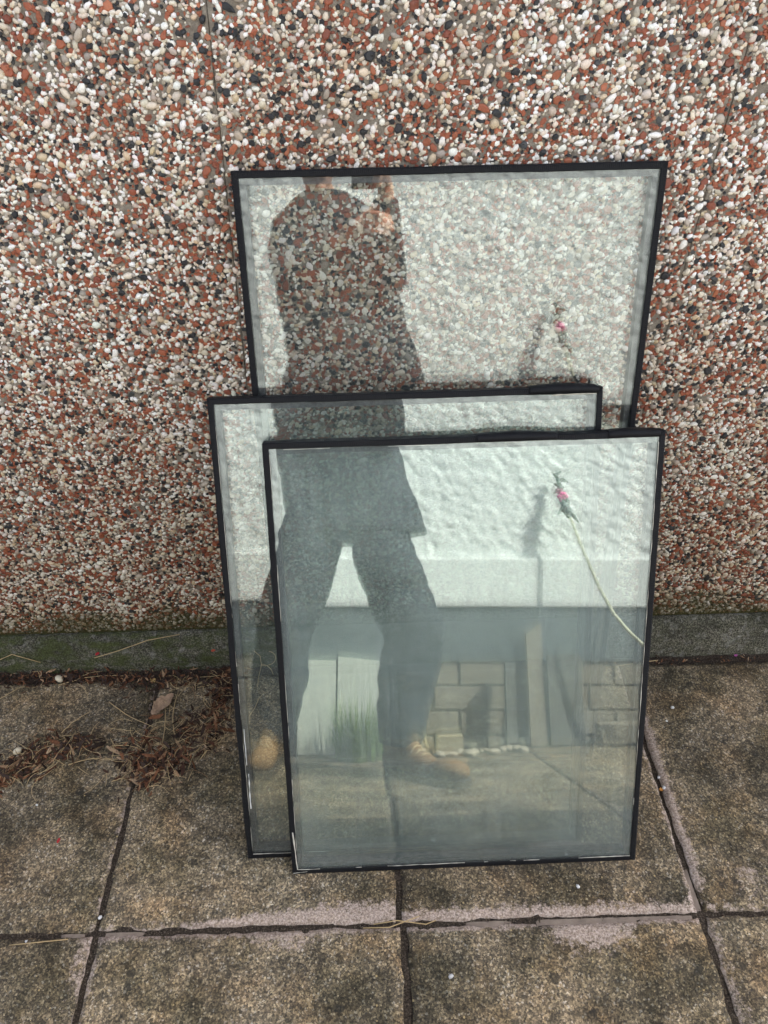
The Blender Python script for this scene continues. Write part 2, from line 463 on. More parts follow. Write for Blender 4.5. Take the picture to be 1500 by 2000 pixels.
# patches of old mortar still sitting in the joints
M['mortar_pink'] = plain('joint_mortar', (.185, .148, .122), .92, .35, 60, .7, .15)
def mortar(x0, x1, y0, y1, seed):
    """a run of mortar from (x0,y0) to (x1,y1), lumpy, its ends ragged"""
    a, b = Vector((x0, y0)), Vector((x1, y1)); L = (b - a).length; d = (b - a) / L; nn = Vector((-d.y, d.x))
    n = max(8, int(L / .004)); v = []; f = []; m = 6
    for i in range(n + 1):
        t = i / n; p = a.lerp(b, t)
        for j in range(m + 1):
            q = (j / m - .5) * .011 - .0045; e = min(1, min(t, 1 - t) * L / .02)
            c = p + nn * q
            v.append((c.x, c.y, gz(c.x) - .0035 - .008 * (1 - e) ** 2 - .004 * (abs(q) / .0095) ** 2 * 0 + .0022 * fbm((c.x * 40, c.y * 40, seed)) + .001 * fbm((c.x * 150, c.y * 150, seed), 2)))
    for i in range(n):
        for j in range(m):
            k = i * (m + 1) + j; f.append((k, k + 1, k + m + 2, k + m + 1))
    link('mortar', mesh('mortar', v, f, True), M['mortar_pink'], paving)
for q in ((.33, .655, YA, YA, 1), (-.495, -.405, YA, YA, 3), (X0 - .01, X0 - .005, YA - .01, YA - .16, 5), (-.575, -.515, YA, YA, 7), (.20, .30, YA, YA, 9), (X0 + 2 * SL, X0 + 2 * SL + .002, .70, .60, 11)):
    mortar(*q[:4], q[4])

# ------------------------------------------------------------------ pebble wall (concrete sectional panels)
JL, PITCH = -0.2166, 0.7884
WALL_TOP = 2.0
wall = empty('pebble_dash_wall', (0.178, WY + .03, 0.09))
tag(wall, 'red, white and black pebble-dash panel wall behind the leaning glass units', 'wall')
wall_inv = Matrix.Translation(-Vector((0.178, WY + .03, 0.09)))
def zbase(x): return 0.093 + 0.042 * x

PAL = [((0.84, 0.82, 0.77), 20), ((0.72, 0.64, 0.53), 16), ((0.60, 0.48, 0.33), 4), ((0.46, 0.40, 0.33), 10), ((0.36, 0.32, 0.28), 4),
       ((0.305, 0.090, 0.044), 19), ((0.22, 0.062, 0.034), 10), ((0.38, 0.13, 0.066), 5), ((0.016, 0.018, 0.022), 14), ((0.05, 0.052, 0.055), 3)]
pal_c = np.array([c for c, _ in PAL]); pal_w = np.array([w_ for _, w_ in PAL], float); pal_w /= pal_w.sum()
ANG = {5, 6, 7, 8, 9}          # broken, angular chips; the rest are rolled and round

def dome(nseg, angular, r_, low=False):
    """one stone as a low dome, unit radius in x/z, sticking out along -y"""
    v = []; f = []
    rings = [(1.0, -0.35), (0.93, 0.28), (0.60, 0.66)] if not angular else [(1.0, -0.35), (0.92, 0.32), (0.62, 0.52)]
    if low: rings = [(1.06, -0.25), (0.72, 0.50)]
    jit = 0.26 if angular else 0.15
    ph = r_.uniform(0, 6.28)
    base = 1 + r_.uniform(-jit, jit, nseg)
    for k, (rr, h) in enumerate(rings):
        for i in range(nseg):
            a = ph + 2 * PI * i / nseg
            q = rr * base[i] * (1 + r_.uniform(-.05, .05))
            v.append((q * math.cos(a), -(h + (r_.uniform(-.16, .16) if angular and k > 0 else r_.uniform(-.03, .03))), q * math.sin(a)))
    v.append((r_.uniform(-.1, .1), -(rings[-1][1] + (0.10 if not angular else .02)), r_.uniform(-.1, .1)))
    for k in range(len(rings) - 1):
        for i in range(nseg):
            a = k * nseg + i; b = k * nseg + (i + 1) % nseg
            f.append((a, b, b + nseg)); f.append((a, b + nseg, a + nseg))
    t = len(v) - 1
    for i in range(nseg):
        f.append(((len(rings) - 1) * nseg + i, (len(rings) - 1) * nseg + (i + 1) % nseg, t))
    return np.array(v, np.float32), np.array(f, np.int32)
SHAPES = {}
for ang in (0, 1):
    SHAPES[ang] = [dome(6 if ang else 7, ang, rng) for _ in range(16)]          # large stones
    SHAPES[ang + 2] = [dome(5 if ang else 6, ang, rng, True) for _ in range(16)]   # small ones

def numpy_mesh(name, V, F, col, smooth):
    me = bpy.data.meshes.new(name)
    me.vertices.add(len(V)); me.vertices.foreach_set('co', V.astype(np.float32).ravel())
    me.loops.add(len(F) * 3); me.loops.foreach_set('vertex_index', F.astype(np.int32).ravel())
    me.polygons.add(len(F)); me.polygons.foreach_set('loop_start', np.arange(0, len(F) * 3, 3, dtype=np.int32))
    me.polygons.foreach_set('use_smooth', smooth)
    me.update(calc_edges=True)
    at = me.attributes.new('col', 'FLOAT_COLOR', 'POINT')
    at.data.foreach_set('color', np.concatenate([col, np.ones((len(col), 1))], 1).astype(np.float32).ravel())
    me.materials.append(M['pebble'])
    return me

def panel_points(xa, xb, strip_l, strip_r):
    zt = 1.58
    s = 0.0055
    nx = int((xb - xa) / s); nz = int((zt - .03) / (s * .866))
    gx, gzz = np.meshgrid(np.arange(nx), np.arange(nz))
    px = xa + (gx + .5 * (gzz % 2)) * s; pz = 0.03 + gzz * s * .866
    px = px.ravel() + rng.normal(0, s * .26, px.size); pz = pz.ravel() + rng.normal(0, s * .26, pz.size)
    n = len(px)
    r = np.clip(rng.lognormal(math.log(0.0032), .30, n), .0016, .0066)
    keep = rng.random(n) > .06
    # a few large stones, with the small ones below them cleared away
    nb = int((xb - xa) * (zt - .05) * 1400)
    bx = rng.uniform(xa, xb, nb); bz = rng.uniform(.05, zt, nb); br = .0046 + .0036 * rng.random(nb) ** 1.8
    H = {}
    for i in range(nb): H.setdefault((int(bx[i] / .02), int(bz[i] / .02)), []).append(i)
    ok = np.ones(nb, bool)
    for i in range(nb):
        cx, cz = int(bx[i] / .02), int(bz[i] / .02)
        for a in (-1, 0, 1):
            for b in (-1, 0, 1):
                for j in H.get((cx + a, cz + b), ()):
                    if j < i and ok[j] and math.hypot(bx[i] - bx[j], bz[i] - bz[j]) < (br[i] + br[j]) * .95: ok[i] = False
    bx, bz, br = bx[ok], bz[ok], br[ok]
    H = {}
    for i in range(len(bx)): H.setdefault((int(bx[i] / .02), int(bz[i] / .02)), []).append(i)
    for k in range(n):
        if not keep[k]: continue
        cx, cz = int(px[k] / .02), int(pz[k] / .02)
        for a in (-1, 0, 1):
            for b in (-1, 0, 1):
                for j in H.get((cx + a, cz + b), ()):
                    if (px[k] - bx[j]) ** 2 + (pz[k] - bz[j]) ** 2 < (br[j] * .95 + r[k] * .35) ** 2: keep[k] = False
    X = np.concatenate([bx, px[keep]]); Z = np.concatenate([bz, pz[keep]]); RR = np.concatenate([br, r[keep]])
    nz_ = np.array([noise.noise(Vector((x * 60, z * 60, 1))) for x, z in zip(X, Z)])
    bare = np.array([noise.noise(Vector((x * 14, z * 14, 7))) for x, z in zip(X, Z)])
    m = (X - xa > strip_l + .006 * nz_ + RR * .45) & (xb - X > strip_r + .006 * nz_ + RR * .45) & (Z > zbase(X) + RR * .8)
    m &= ~((bare > .42) & (rng.random(len(X)) < .45) & (RR < .0055))
    return X[m], Z[m], RR[m]

singles = []
def fill_panel(panel, xa, xb, sl, sr, n_single, yoff):
    X, Z, RR = panel_points(xa, xb, sl, sr)
    n = len(X)
    ci = rng.choice(len(PAL), n, p=pal_w)
    col = pal_c[ci] * rng.uniform(.86, 1.10, (n, 1)) * rng.uniform(.96, 1.04, (n, 3))
    col = np.clip(col, 0, .86)
    asp = 1.0 + .95 * rng.random(n) ** 1.4; rot = rng.normal(.6, .9, n); dep = rng.uniform(.50, .95, n); sink = rng.uniform(-.25, .35, n)
    ang = np.isin(ci, list(ANG)).astype(int)
    sh = rng.integers(0, 16, n)
    # the largest stones that show are objects of their own
    vis = (Z < 1.40) & (X > -.80) & (X < .95)
    order = np.argsort(-(RR * asp) * vis)
    top = set(order[:n_single].tolist())
    P = np.array(panel['origin'])
    Vs, Fs, Cs, Ss = [], [], [], []; base = 0
    kind = ang + 2 * (RR < .0046)
    for a in range(4):
        for k in range(16):
            idx = np.array([i for i in np.nonzero((kind == a) & (sh == k))[0] if i not in top])
            if not len(idx): continue
            v, f = SHAPES[a][k]
            sx = RR[idx] * np.sqrt(asp[idx]); sz = RR[idx] / np.sqrt(asp[idx])
            lx = v[None, :, 0] * sx[:, None]; lz = v[None, :, 2] * sz[:, None]
            ly = v[None, :, 1] * (RR[idx] * dep[idx])[:, None] + (RR[idx] * sink[idx])[:, None]
            c, s = np.cos(rot[idx])[:, None], np.sin(rot[idx])[:, None]
            W = np.stack([X[idx][:, None] + lx * c - lz * s, WY + yoff + ly, Z[idx][:, None] + lx * s + lz * c], -1)
            m = len(idx); nv = len(v)
            Vs.append(W.reshape(-1, 3)); Fs.append((f[None] + (base + np.arange(m) * nv)[:, None, None]).reshape(-1, 3))
            Cs.append(np.repeat(col[idx], nv, 0)); Ss.append(np.full(m * len(f), a % 2 == 0)); base += m * nv
    me = numpy_mesh('pebble_dash', np.concatenate(Vs) - P, np.concatenate(Fs), np.concatenate(Cs), np.concatenate(Ss))
    o = link('pebble_dash', me, None, panel); o['kind'] = 'stuff'
    for i in order[:n_single]:
        key = (ang[i], sh[i] % 5, ci[i])
        if key not in SINGLE:
            v, f = SHAPES[ang[i]][sh[i] % 5]
            SINGLE[key] = numpy_mesh('pebble', v, f, np.repeat(pal_c[ci[i]][None], len(v), 0), np.full(len(f), ang[i] == 0))
        p = link('pebble', SINGLE[key], None, panel)
        p.location = (X[i] - P[0], WY + yoff + RR[i] * sink[i] - P[1], Z[i] - P[2])
        p.rotation_euler = (0, -rot[i], 0)
        p.scale = (RR[i] * math.sqrt(asp[i]), RR[i] * dep[i], RR[i] / math.sqrt(asp[i]))
SINGLE = {}
for k in range(-3, 4):
    xa = JL + k * PITCH - PITCH + .0004; xb = JL + k * PITCH - .0004
    yo = {0: 0.0004, 1: 0.0, 2: -0.0008}.get(k, 0.0)
    near = k in (0, 1, 2)
    # slab of the panel: front face subdivided a little, arrises rounded
    mb = MB(); zb = [zbase(xa) - .02, zbase(xb) - .02]
    org = Vector(((xa + xb) / 2, WY + .03, .09))
    e = .0022
    prof = [(xa, WY + yo + .055), (xa, WY + yo + e), (xa + e * .6, WY + yo + .0008), (xb - e * .6, WY + yo + .0008), (xb, WY + yo + e), (xb, WY + yo + .055)]
    v = [(x, y, zbase(x) - .003) for x, y in prof] + [(x, y, WALL_TOP) for x, y in prof]
    v = [Vector(p) - org for p in v]
    f = [(i, (i + 1) % 6, 6 + (i + 1) % 6, 6 + i) for i in range(6)] + [tuple(range(5, -1, -1)), tuple(range(6, 12))]
    me = mesh('wall_panel', v, f)
    pn = link('wall_panel', me, M['cement'] if near else M['far_dash'], wall)
    pn.location = org - Vector((0.178, WY + .03, 0.09))
    if near:
        pn['origin'] = (org.x, org.y, org.z)
        sl, sr = {0: (-.002, -.0015), 1: (.001, .001), 2: (-.002, -.001)}[k]
        fill_panel(pn, xa, xb, sl, sr, 100, yo)
        del pn['origin']

# concrete base below the panels
def base_mesh():
    v = []; f = []
    xs = np.linspace(-2.6, 2.95, 420)
    prof = [(1.345, .0), (1.345, .998), (1.283, 1.0), (1.277, .97), (1.262, .80), (1.246, .50), (1.236, .2), (1.231, -.25)]
    for x in xs:
        for k, (y, h) in enumerate(prof):
            zz = gz(x) + h * (zbase(x) - gz(x))
            dy = 0.0035 * fbm((x * 18, h * 4, 2)) + .0022 * fbm((x * 80, h * 16, 4)) if k > 1 else 0
            dz = 0.006 * fbm((x * 22, 5, h), 5) if k in (3, 4) else 0
            v.append((x, y + dy, zz + dz - (.004 if k < 3 else 0)))
    n = len(prof)
    for i in range(len(xs) - 1):
        for k in range(n - 1):
            f.append((i * n + k, (i + 1) * n + k, (i + 1) * n + k + 1, i * n + k + 1))
    return mesh('concrete_base', [wall_inv @ Vector(p) for p in v], f, True)
link('concrete_base', base_mesh(), M['base'], wall)
# roof sheet of the shed behind, its edge is what shades the yard
mb = MB(); mb.box((-2.6, WY - .02, WALL_TOP), (2.95, WY + 1.6, WALL_TOP + .03))
link('roof_edge', mesh('roof_edge', [wall_inv @ p for p in mb.v], mb.f), plain('roof_sheet', (.2, .2, .19)), wall)

# ------------------------------------------------------------------ glass
def mat_glass(name, tint, dust, dustcol=(0.60, 0.695, 0.675), refl=1.0, dirt=0.35):
    t = NT(name)
    ge = t.n('NewGeometry')
    dp = t.n('VectorMath', operation='DOT_PRODUCT'); t.t.links.new(ge.outputs['Normal'], dp.inputs[0]); t.t.links.new(ge.outputs['Incoming'], dp.inputs[1])
    c = t.math('ABSOLUTE', dp.outputs['Value'])
    f = t.math('POWER', t.math('SUBTRACT', 1.0, c), 5.0)
    fr = t.math('ADD', 0.043 * refl, t.math('MULTIPLY', f, 0.957), clamp=True)
    tr = t.n('BsdfTransparent', Color=tint)
    gl = t.n('BsdfGlossy', Color=(0.90, 1.0, 0.985), Roughness=0.0)
    mx = t.n('MixShader'); t.t.links.new(fr, mx.inputs[0]); t.t.links.new(tr.outputs[0], mx.inputs[1]); t.t.links.new(gl.outputs[0], mx.inputs[2])
    co = t.coords('Object')
    sc = t.n('Mapping'); t.t.links.new(co, sc.inputs[0]); sc.inputs['Scale'].default_value = (60, 1, 1.5)
    st = t.noise(sc.outputs[0], 3.0, 5, 0.6)
    cl = t.noise(co, 4.5, 5, 0.6)
    d = t.math('MULTIPLY', t.ramp(cl, [(0.3, 0.5), (0.7, 1.35)]), t.ramp(st, [(0.3, 0.65), (0.7, 1.3)]))
    d = t.math('MULTIPLY', d, dust, clamp=True)
    # dried drops, specks and wiped smears
    vo = t.n('TexVoronoi'); vo.inputs['Scale'].default_value = 55; t.t.links.new(co, vo.inputs['Vector'])
    spk = t.math('LESS_THAN', vo.outputs['Distance'], t.math('MULTIPLY', t.math('SUBTRACT', t.sep(vo.outputs['Color'], 0), 0.86), 1.0))
    rt = t.n('Mapping'); t.t.links.new(co, rt.inputs[0]); rt.inputs['Rotation'].default_value = (0, 0.7, 0); rt.inputs['Scale'].default_value = (3, 1, 26)
    wip = t.math('MULTIPLY', t.ramp(t.noise(rt.outputs[0], 2.2, 5, 0.65), [(0.54, 0.0), (0.72, 1.0)]), t.ramp(t.noise(co, 3.0, 3), [(0.45, 0.0), (0.62, 1.0)]))
    d = t.math('ADD', d, t.math('ADD', t.math('MULTIPLY', spk, 0.10 * dirt), t.math('MULTIPLY', wip, 0.075 * dirt)), clamp=True)
    df = t.n('BsdfDiffuse', Color=dustcol); tl = t.n('BsdfTranslucent', Color=dustcol)
    dm = t.n('MixShader'); dm.inputs[0].default_value = 0.35
    t.t.links.new(df.outputs[0], dm.inputs[1]); t.t.links.new(tl.outputs[0], dm.inputs[2])
    m2 = t.n('MixShader'); t.t.links.new(d, m2.inputs[0]); t.t.links.new(mx.outputs[0], m2.inputs[1]); t.t.links.new(dm.outputs[0], m2.inputs[2])
    t.t.links.new(m2.outputs[0], t.out.inputs[0])
    return t.m

def mat_tape():
    t = NT('edge_tape_black'); co = t.coords('Object')
    n = t.noise(co, 90, 5, 0.7); n2 = t.noise(co, 900, 3)
    c = t.ramp(n, [(0.3, (0.006, 0.0065, 0.008)), (0.65, (0.010, 0.0105, 0.0125)), (0.82, (0.032, 0.032, 0.036))])
    return t.bsdf(c, t.ramp(n, [(0.3, 0.42), (0.7, 0.72)]), t.bump(t.math('ADD', n, t.math('MULTIPLY', n2, .4)), 0.7, 0.0015), 0.14)
M['tape'] = mat_tape()
def mat_spacer():
    t = NT('spacer_grey'); co = t.coords('Object')
    n = t.noise(co, 160, 4, 0.6)
    c = t.ramp(n, [(0.3, (0.018, 0.0185, 0.021)), (0.7, (0.07, 0.071, 0.075))])
    return t.bsdf(c, 0.45, t.bump(n, 0.3, 0.001), 0.5)
M['spacer'] = mat_spacer()
M['bead'] = plain('sealant_pale', (0.50, 0.48, 0.42), 0.6, 0.3, 200)
M['drip'] = plain('paint_white', (0.72, 0.74, 0.74), 0.5, 0.1, 200)

T = 0.028
def unit_matrix(x, y, psi, lean):
    u = Vector((math.cos(psi), math.sin(psi), TAU * math.cos(psi))).normalized()
    n = Vector((-math.sin(psi), math.cos(psi), 0))
    up = math.cos(lean) * Vector((0, 0, 1)) + math.sin(lean) * n
    up = (up - u * u.dot(up)).normalized()
    nb = up.cross(u)
    if nb.y < 0: nb = -nb
    o = Vector((x, y, gz(x)))
    return Matrix(((u.x, nb.x, up.x, o.x), (u.y, nb.y, up.y, o.y), (u.z, nb.z, up.z, o.z), (0, 0, 0, 1)))

def strip(L, lip, seed, rib, rough):
    """one run of edge tape: a solid bar round the edge, ribbed and a little wavy.
    local: s along the run, q inwards from the outer edge, y through the unit"""
    n = max(60, int(L / (0.0016 if rib else 0.004)))
    v = []; f = []
    for i in range(n + 1):
        s = L * i / n
        wob = rough * fbm((s * 9, seed, 0)); wob2 = rough * .6 * fbm((s * 40, seed, 3))
        rb = 0.00035 * rib * (1 if i % 2 else -1) * (0.5 + 0.5 * noise.noise(Vector((s * 12, seed, 9))) + .3)
        lp = lip + .0009 * fbm((s * 14, seed, 6)) 
        # ends mitred
        pr = [(lp, -.0011), (lp - .0015, -.0019 - wob2 * .5), (.002, -.0020 + rb - wob2), (0.0 - rb - wob, -.0004), (-.0003 - rb - wob, T * .5), (0.0 - rb - wob, T + .0004), (.002, T + .0016), (lp, T + .0012)]
        for q, y in pr:
            ss = min(max(s, max(q, 0)), L - max(q, 0))
            v.append((ss, y, q))
    k = 8
    for i in range(n):
        for j in range(k):
            a = i * k + j; b = i * k + (j + 1) % k
            f.append((a, b, b + k, a + k))
    f.append(tuple(range(k - 1, -1, -1))); f.append(tuple(n * k + j for j in range(k)))
    return v, f

def glazing_unit(mat, W, H, gl, label, seed, lip=0.0108, rib=(1, 1, 1, 1), rough=0.0008):
    """local frame: x along the width, y towards the wall, z up the pane; origin at the bottom left front"""
    base = mat @ Matrix.Translation((W / 2, 0, 0))
    root = empty('glazing_unit', mat=base)
    tag(root, label, 'glass pane', 'sealed glazing units leaning on the wall')
    dx = -W / 2
    sides = [('bottom', W), ('right', H), ('top', W), ('left', H)]
    for k, (nm, L) in enumerate(sides):
        v, f = strip(L, lip, seed + k * 3.3, rib[k], rough)
        if k == 0: v = [(s + dx, y, q) for s, y, q in v]
        elif k == 2: v = [(W - s + dx, y, H - q) for s, y, q in v]
        elif k == 1: v = [(W - q + dx, y, s) for s, y, q in v]
        else: v = [(q + dx, y, H - s) for s, y, q in v]
        if k == 1 or k == 3: v = [(x, y + .00025 * (1 if y > T / 2 else -1), z) for x, y, z in v]
        me = mesh('edge_tape', v, f, True)
        bm = bmesh.new(); bm.from_mesh(me); bmesh.ops.recalc_face_normals(bm, faces=bm.faces); bm.to_mesh(me); bm.free()
        for p in me.polygons: p.use_smooth = False
        link('edge_tape', me, M['tape'], root)
    for nm, y0, m in (('front_pane', 0.0, gl[0]), ('rear_pane', T - .004, gl[1])):
        mb = MB(); mb.box((dx + .003, y0, .003), (dx + W - .003, y0 + .004, H - .003))
        mb.build(nm, m, root)
    # spacer bar round the cavity: four lengths
    a, b = lip + .0005, lip + .0105
    y0, y1 = .0045, T - .0045
    for k in range(4):
        mb = MB()
        if k == 0: mb.box((dx + a, y0, a), (dx + W - a, y1, b))
        elif k == 2: mb.box((dx + a, y0, H - b), (dx + W - a, y1, H - a))
        elif k == 1: mb.box((dx + W - b, y0 + .0004, b + .0002), (dx + W - a, y1 - .0004, H - b - .0002))
        else: mb.box((dx + a, y0 + .0004, b + .0002), (dx + b, y1 - .0004, H - b - .0002))
        mb.build('spacer_bar', M['spacer'], root)
    return root

def bead(root, pts, wdt, name='sealant_bead', m=None, gap=0.2, seed=0):
    """thin broken smears lying on the front of the unit, each a part; pts in the unit's local x,z"""
    def flush(run):
        if len(run) > 2:
            mb = MB(); mb.tube([p for p, _ in run], [q for _, q in run], 5); mb.build(name, m or M['bead'], root, True)
    for (x0, z0), (x1, z1) in zip(pts[:-1], pts[1:]):
        L = math.hypot(x1 - x0, z1 - z0); n = max(3, int(L / .004))
        run = []
        for i in range(n + 1):
            t = i / n; x = x0 + (x1 - x0) * t; z = z0 + (z1 - z0) * t
            h = fbm((x * 9 + seed, z * 9, seed)) * 1.4
            k = noise.noise(Vector((x * 70, z * 70, seed + 4)))
            wv = wdt * max(.18, .5 + .7 * k + .5 * h); off = .0006 * noise.noise(Vector((x * 45, z * 45, seed)))
            if h > -.75 + gap * 2.0: run.append(((x + off, -.0022, z + off), wv * .5))
            else: flush(run); run = []
        flush(run)

G_clear = mat_glass('glass_clear', (0.984, 0.990, 0.986), 0.016, refl=1.15)
G_mid = mat_glass('glass_mid', (0.975, 0.986, 0.980), 0.034, refl=1.5)
G_mist = mat_glass('glass_misted', (0.95, 0.968, 0.958), 0.112, refl=2.6, dirt=1.3)
G_mist2 = mat_glass('glass_misted_rear', (0.95, 0.968, 0.958), 0.092, refl=2.1)

mF = unit_matrix(-.1321, .7041, R(.70), R(24.80))
mM = unit_matrix(-.2264, .7386, R(.70), R(24.80))
mB = unit_matrix(-.1556, .9396, R(.33), R(14.71))
WF, HF, WM, HM, WB, HB = .6964, .8819, .6884, .9419, .6867, 1.2319
uB = glazing_unit(mB, WB, HB, (G_clear, G_clear), 'tall clear glass unit at the back, leaning directly on the pebble wall', 1, rough=.0006)
uM = glazing_unit(mM, WM, HM, (G_mid, G_mid), 'middle glass unit, set furthest left, with lifted black tape at its top right corner', 20, rough=.0012)
uF = glazing_unit(mF, WF, HF, (G_mist, G_mist2), 'front misted greenish glass unit in black ribbed edge tape, nearest the camera', 40, rough=.001)
hF, hM, hB = WF / 2, WM / 2, WB / 2
bead(uF, [(hF - .0116, .30), (hF - .0116, HF - .02)], .0015, gap=.02, seed=2)
bead(uF, [(hF - .0116, .012), (hF - .0116, .30)], .0011, gap=.4, seed=3)
bead(uF, [(-hF + .0118, .02), (-hF + .0118, HF - .02)], .0010, gap=.35, seed=5)
bead(uF, [(-hF + .011, .012), (-hF + .006, .10)], .0030, gap=.1, seed=6)
bead(uF, [(-hF + .012, .0118), (hF - .012, .0118)], .0019, gap=.3, seed=7)
bead(uF, [(-hF + .002, .004), (-hF + .03, .006)], .0042, gap=.05, seed=8)
bead(uF, [(-hF + .02, HF - .012), (hF - .012, HF - .012)], .0009, gap=.45, seed=9)
bead(uM, [(-hM + .0118, .02), (-hM + .0118, HM - .05)], .0011, gap=.3, seed=12)
bead(uM, [(-hM + .012, .0118), (-hM + .20, .0118)], .0024, gap=.05, seed=13)
bead(uM, [(hM - .09, HM - .0118), (hM - .012, HM - .0110)], .0030, gap=.02, seed=14)
bead(uM, [(-hM + .0155, .12), (-hM + .0170, .20)], .0036, 'paint_drip', M['drip'], .1, 15)
bead(uM, [(-hM + .0150, .22), (-hM + .0150, .30)], .0018, 'paint_drip', M['drip'], .25, 16)
bead(uB, [(-hB + .0118, .30), (-hB + .0118, HB - .3)], .0010, gap=.5, seed=18)
# tape lifting off the top right corner of the middle unit, and a fold in the front one
def flap(root, x0, x1, z, lift, seed, wd=.010):
    v = []; f = []; n = 40
    for i in range(n + 1):
        t = i / n; x = x0 + (x1 - x0) * t
        b = math.sin(PI * t) ** .8
        h = lift * b * (1 + .5 * noise.noise(Vector((x * 30, seed, 0))))
        for (q, y) in ((-wd, -.003 - h * .7), (-wd * .4, -.0035 - h), (0, -.0024 - h * .6 + 0), (.0012 + h * .35, .004), (.0012 + h * .2, T * .7)):
            v.append((x, y, z + q + (h * .5 if q > -.008 else h * .2)))
    for i in range(n):
        for j in range(4):
            f.append((i * 5 + j, i * 5 + j + 1, i * 5 + j + 6, i * 5 + j + 5))
    me = mesh('loose_tape', v, f, True)
    o = link('loose_tape', me, M['tape'], root)
    md = o.modifiers.new('thick', 'SOLIDIFY'); md.thickness = .0006
    o['label'] = 'lifted fold of black edge tape'
flap(uM, hM - .13, hM - .008, HM, .006, 3)
flap(uF, .02, .16, HF, .004, 6)
flap(uF, hF - .10, hF - .01, HF, .003, 9)

# ------------------------------------------------------------------ white house wall behind the camera (seen in the glass)
house = empty('house_wall', (0.3, HY - .05, 0.0))
tag(house, 'sunlit white roughcast house wall mirrored in the glass', 'wall')
hinv = Matrix.Translation(-Vector((0.3, HY - .05, 0.0)))
M['rough_white'] = plain('roughcast_white', (0.77, 0.78, 0.76), 0.9, 0.06, 25, 0.3, 0.2)
M['smooth_white'] = plain('render_white', (0.74, 0.75, 0.73), 0.85, 0.08, 12, 0.1, 0.2)
M['slate_grey'] = plain('plinth_dark', (0.085, 0.10, 0.108), 0.7, 0.2, 14, 0.15)
M['brickgrey'] = plain('brick_grey', (0.21, 0.18, 0.14), 0.9, 0.35, 40, 0.6, 0.2)
HX0, HX1 = -2.2, 2.3
def roughcast():
    v = []; f = []
    nx, zs = 480, list(np.arange(.80, 1.80, .0085)) + list(np.arange(1.80, 2.62, .05))
    for z in zs:
        for i in range(nx + 1):
            x = HX0 + (HX1 - HX0) * i / nx
            a = fbm((x * 24 + z * 4, z * 36, 1.7), 4); b = fbm((x * 85, z * 85, 4.1), 2); c = abs(noise.noise(Vector((x * 38 + .6 * noise.noise(Vector((x * 20, z * 20, 2))), z * 50, 8))))
            y = HY + .004 + .0042 * a + .0020 * b - .0060 * c
            
            v.append(hinv @ Vector((x, y, z + (0 if z > .81 else .0015 * b))))
    for j in range(len(zs) - 1):
        for i in range(nx):
            a = j * (nx + 1) + i; f.append((a + 1, a, a + nx + 1, a + nx + 2))
    return mesh('roughcast', v, f, True)
link('roughcast', roughcast(), M['rough_white'], house)
def hbox(name, a, b, m, parent=house, bevel=0):
    mb = MB(); mb.box(a, b); mb.v = [hinv @ p for p in mb.v]
    return mb.build(name, m, parent, bevel=bevel)
hbox('render_band', (HX0, HY - .06, .592), (HX1, HY + .027, .7985), M['smooth_white'], bevel=.007)
hbox('dark_band', (HX0, HY - .06, .368), (HX1, HY + .014, .591), M['slate_grey'])  # dark slate-grey band below the white render
hbox('wall_core', (HX0, HY - .30, -.2), (HX1, HY - .003, 2.60), M['brickgrey'])
bv = MB(); bv.box((-.102, -.03, -.045), (.102, .012, .045))
brick_me = mesh('brick', bv.v, bv.f); brick_me.materials.append(M['brickgrey'])
_b = bmesh.new(); _b.from_mesh(brick_me); bmesh.ops.bevel(_b, geom=_b.edges[:], offset=.003, segments=1, affect='EDGES'); _b.to_mesh(brick_me); _b.free()
for r_ in range(4):
    zc = .318 - r_ * .101
    for i in range(21):
        x = HX0 + .11 + i * .217 + (.108 if r_ % 2 else 0)
        if x > HX1 - .1: continue
        b = link('brick', brick_me, None, house)
        b.location = hinv @ Vector((x, HY - .006 + random.uniform(-.002, .002), zc))
        b.rotation_euler = (0, R(random.uniform(-.4, .4)), 0)

# boards, timbers and rubble along its foot
M['board_white'] = plain('board_white', (0.44, 0.44, 0.39), 0.6, 0.12, 10, 0.1)
M['timber'] = plain('timber_pale', (0.19, 0.16, 0.12), 0.8, 0.3, 18, 0.3)
M['timber_grey'] = plain('timber_grey', (0.10, 0.095, 0.085), 0.85, 0.3, 18, 0.3)
def lean_board(name, x0, x1, h, thick, yfoot, lean, m, label, cat, topcut=0.0, split=3):
    z0 = max(gz(x0), gz(x1)) + .002
    root_loc = Vector(((x0 + x1) / 2, yfoot, z0))
    mb = MB(); w_ = (x1 - x0) / 2
    v = [(-w_, 0, 0), (w_, 0, 0), (w_, thick, 0), (-w_, thick, 0), (-w_, 0, h - topcut), (w_, 0, h), (w_, thick, h), (-w_, thick, h - topcut)]
    mb.add(v, [(0, 3, 2, 1), (4, 5, 6, 7), (0, 1, 5, 4), (1, 2, 6, 5), (2, 3, 7, 6), (3, 0, 4, 7)])
    o = mb.build(name, m, None, bevel=.0015, loc=root_loc)
    o.rotation_euler = (lean, 0, 0)
    return tag(o, label, cat)
LE = R(4)
lean_board('white_board', -.262, -.108, .375, .012, HY + .045, LE, M['board_white'], 'narrow white board propped on the brick footing, left of the gap', 'board')
lean_board('white_board', -.100, .105, .362, .012, HY + .046, LE, M['board_white'], 'wider white board propped behind the grass tuft', 'board', -.02)
lean_board('timber_plank', .685, .752, .50, .022, HY + .06, R(5), M['timber'], 'pale upright plank with a slanted top propped on the house wall', 'plank', .05)
lean_board('timber_post', .585, .628, .335, .04, HY + .07, R(3), M['timber_grey'], 'dark short post standing left of the pale plank', 'post')
lean_board('dark_slab', .765, .905, .36, .03, HY + .06, R(4), M['timber_grey'], 'wide dark grey slab standing right of the pale plank', 'board')  # plain dark slab filling the dark area beside the plank
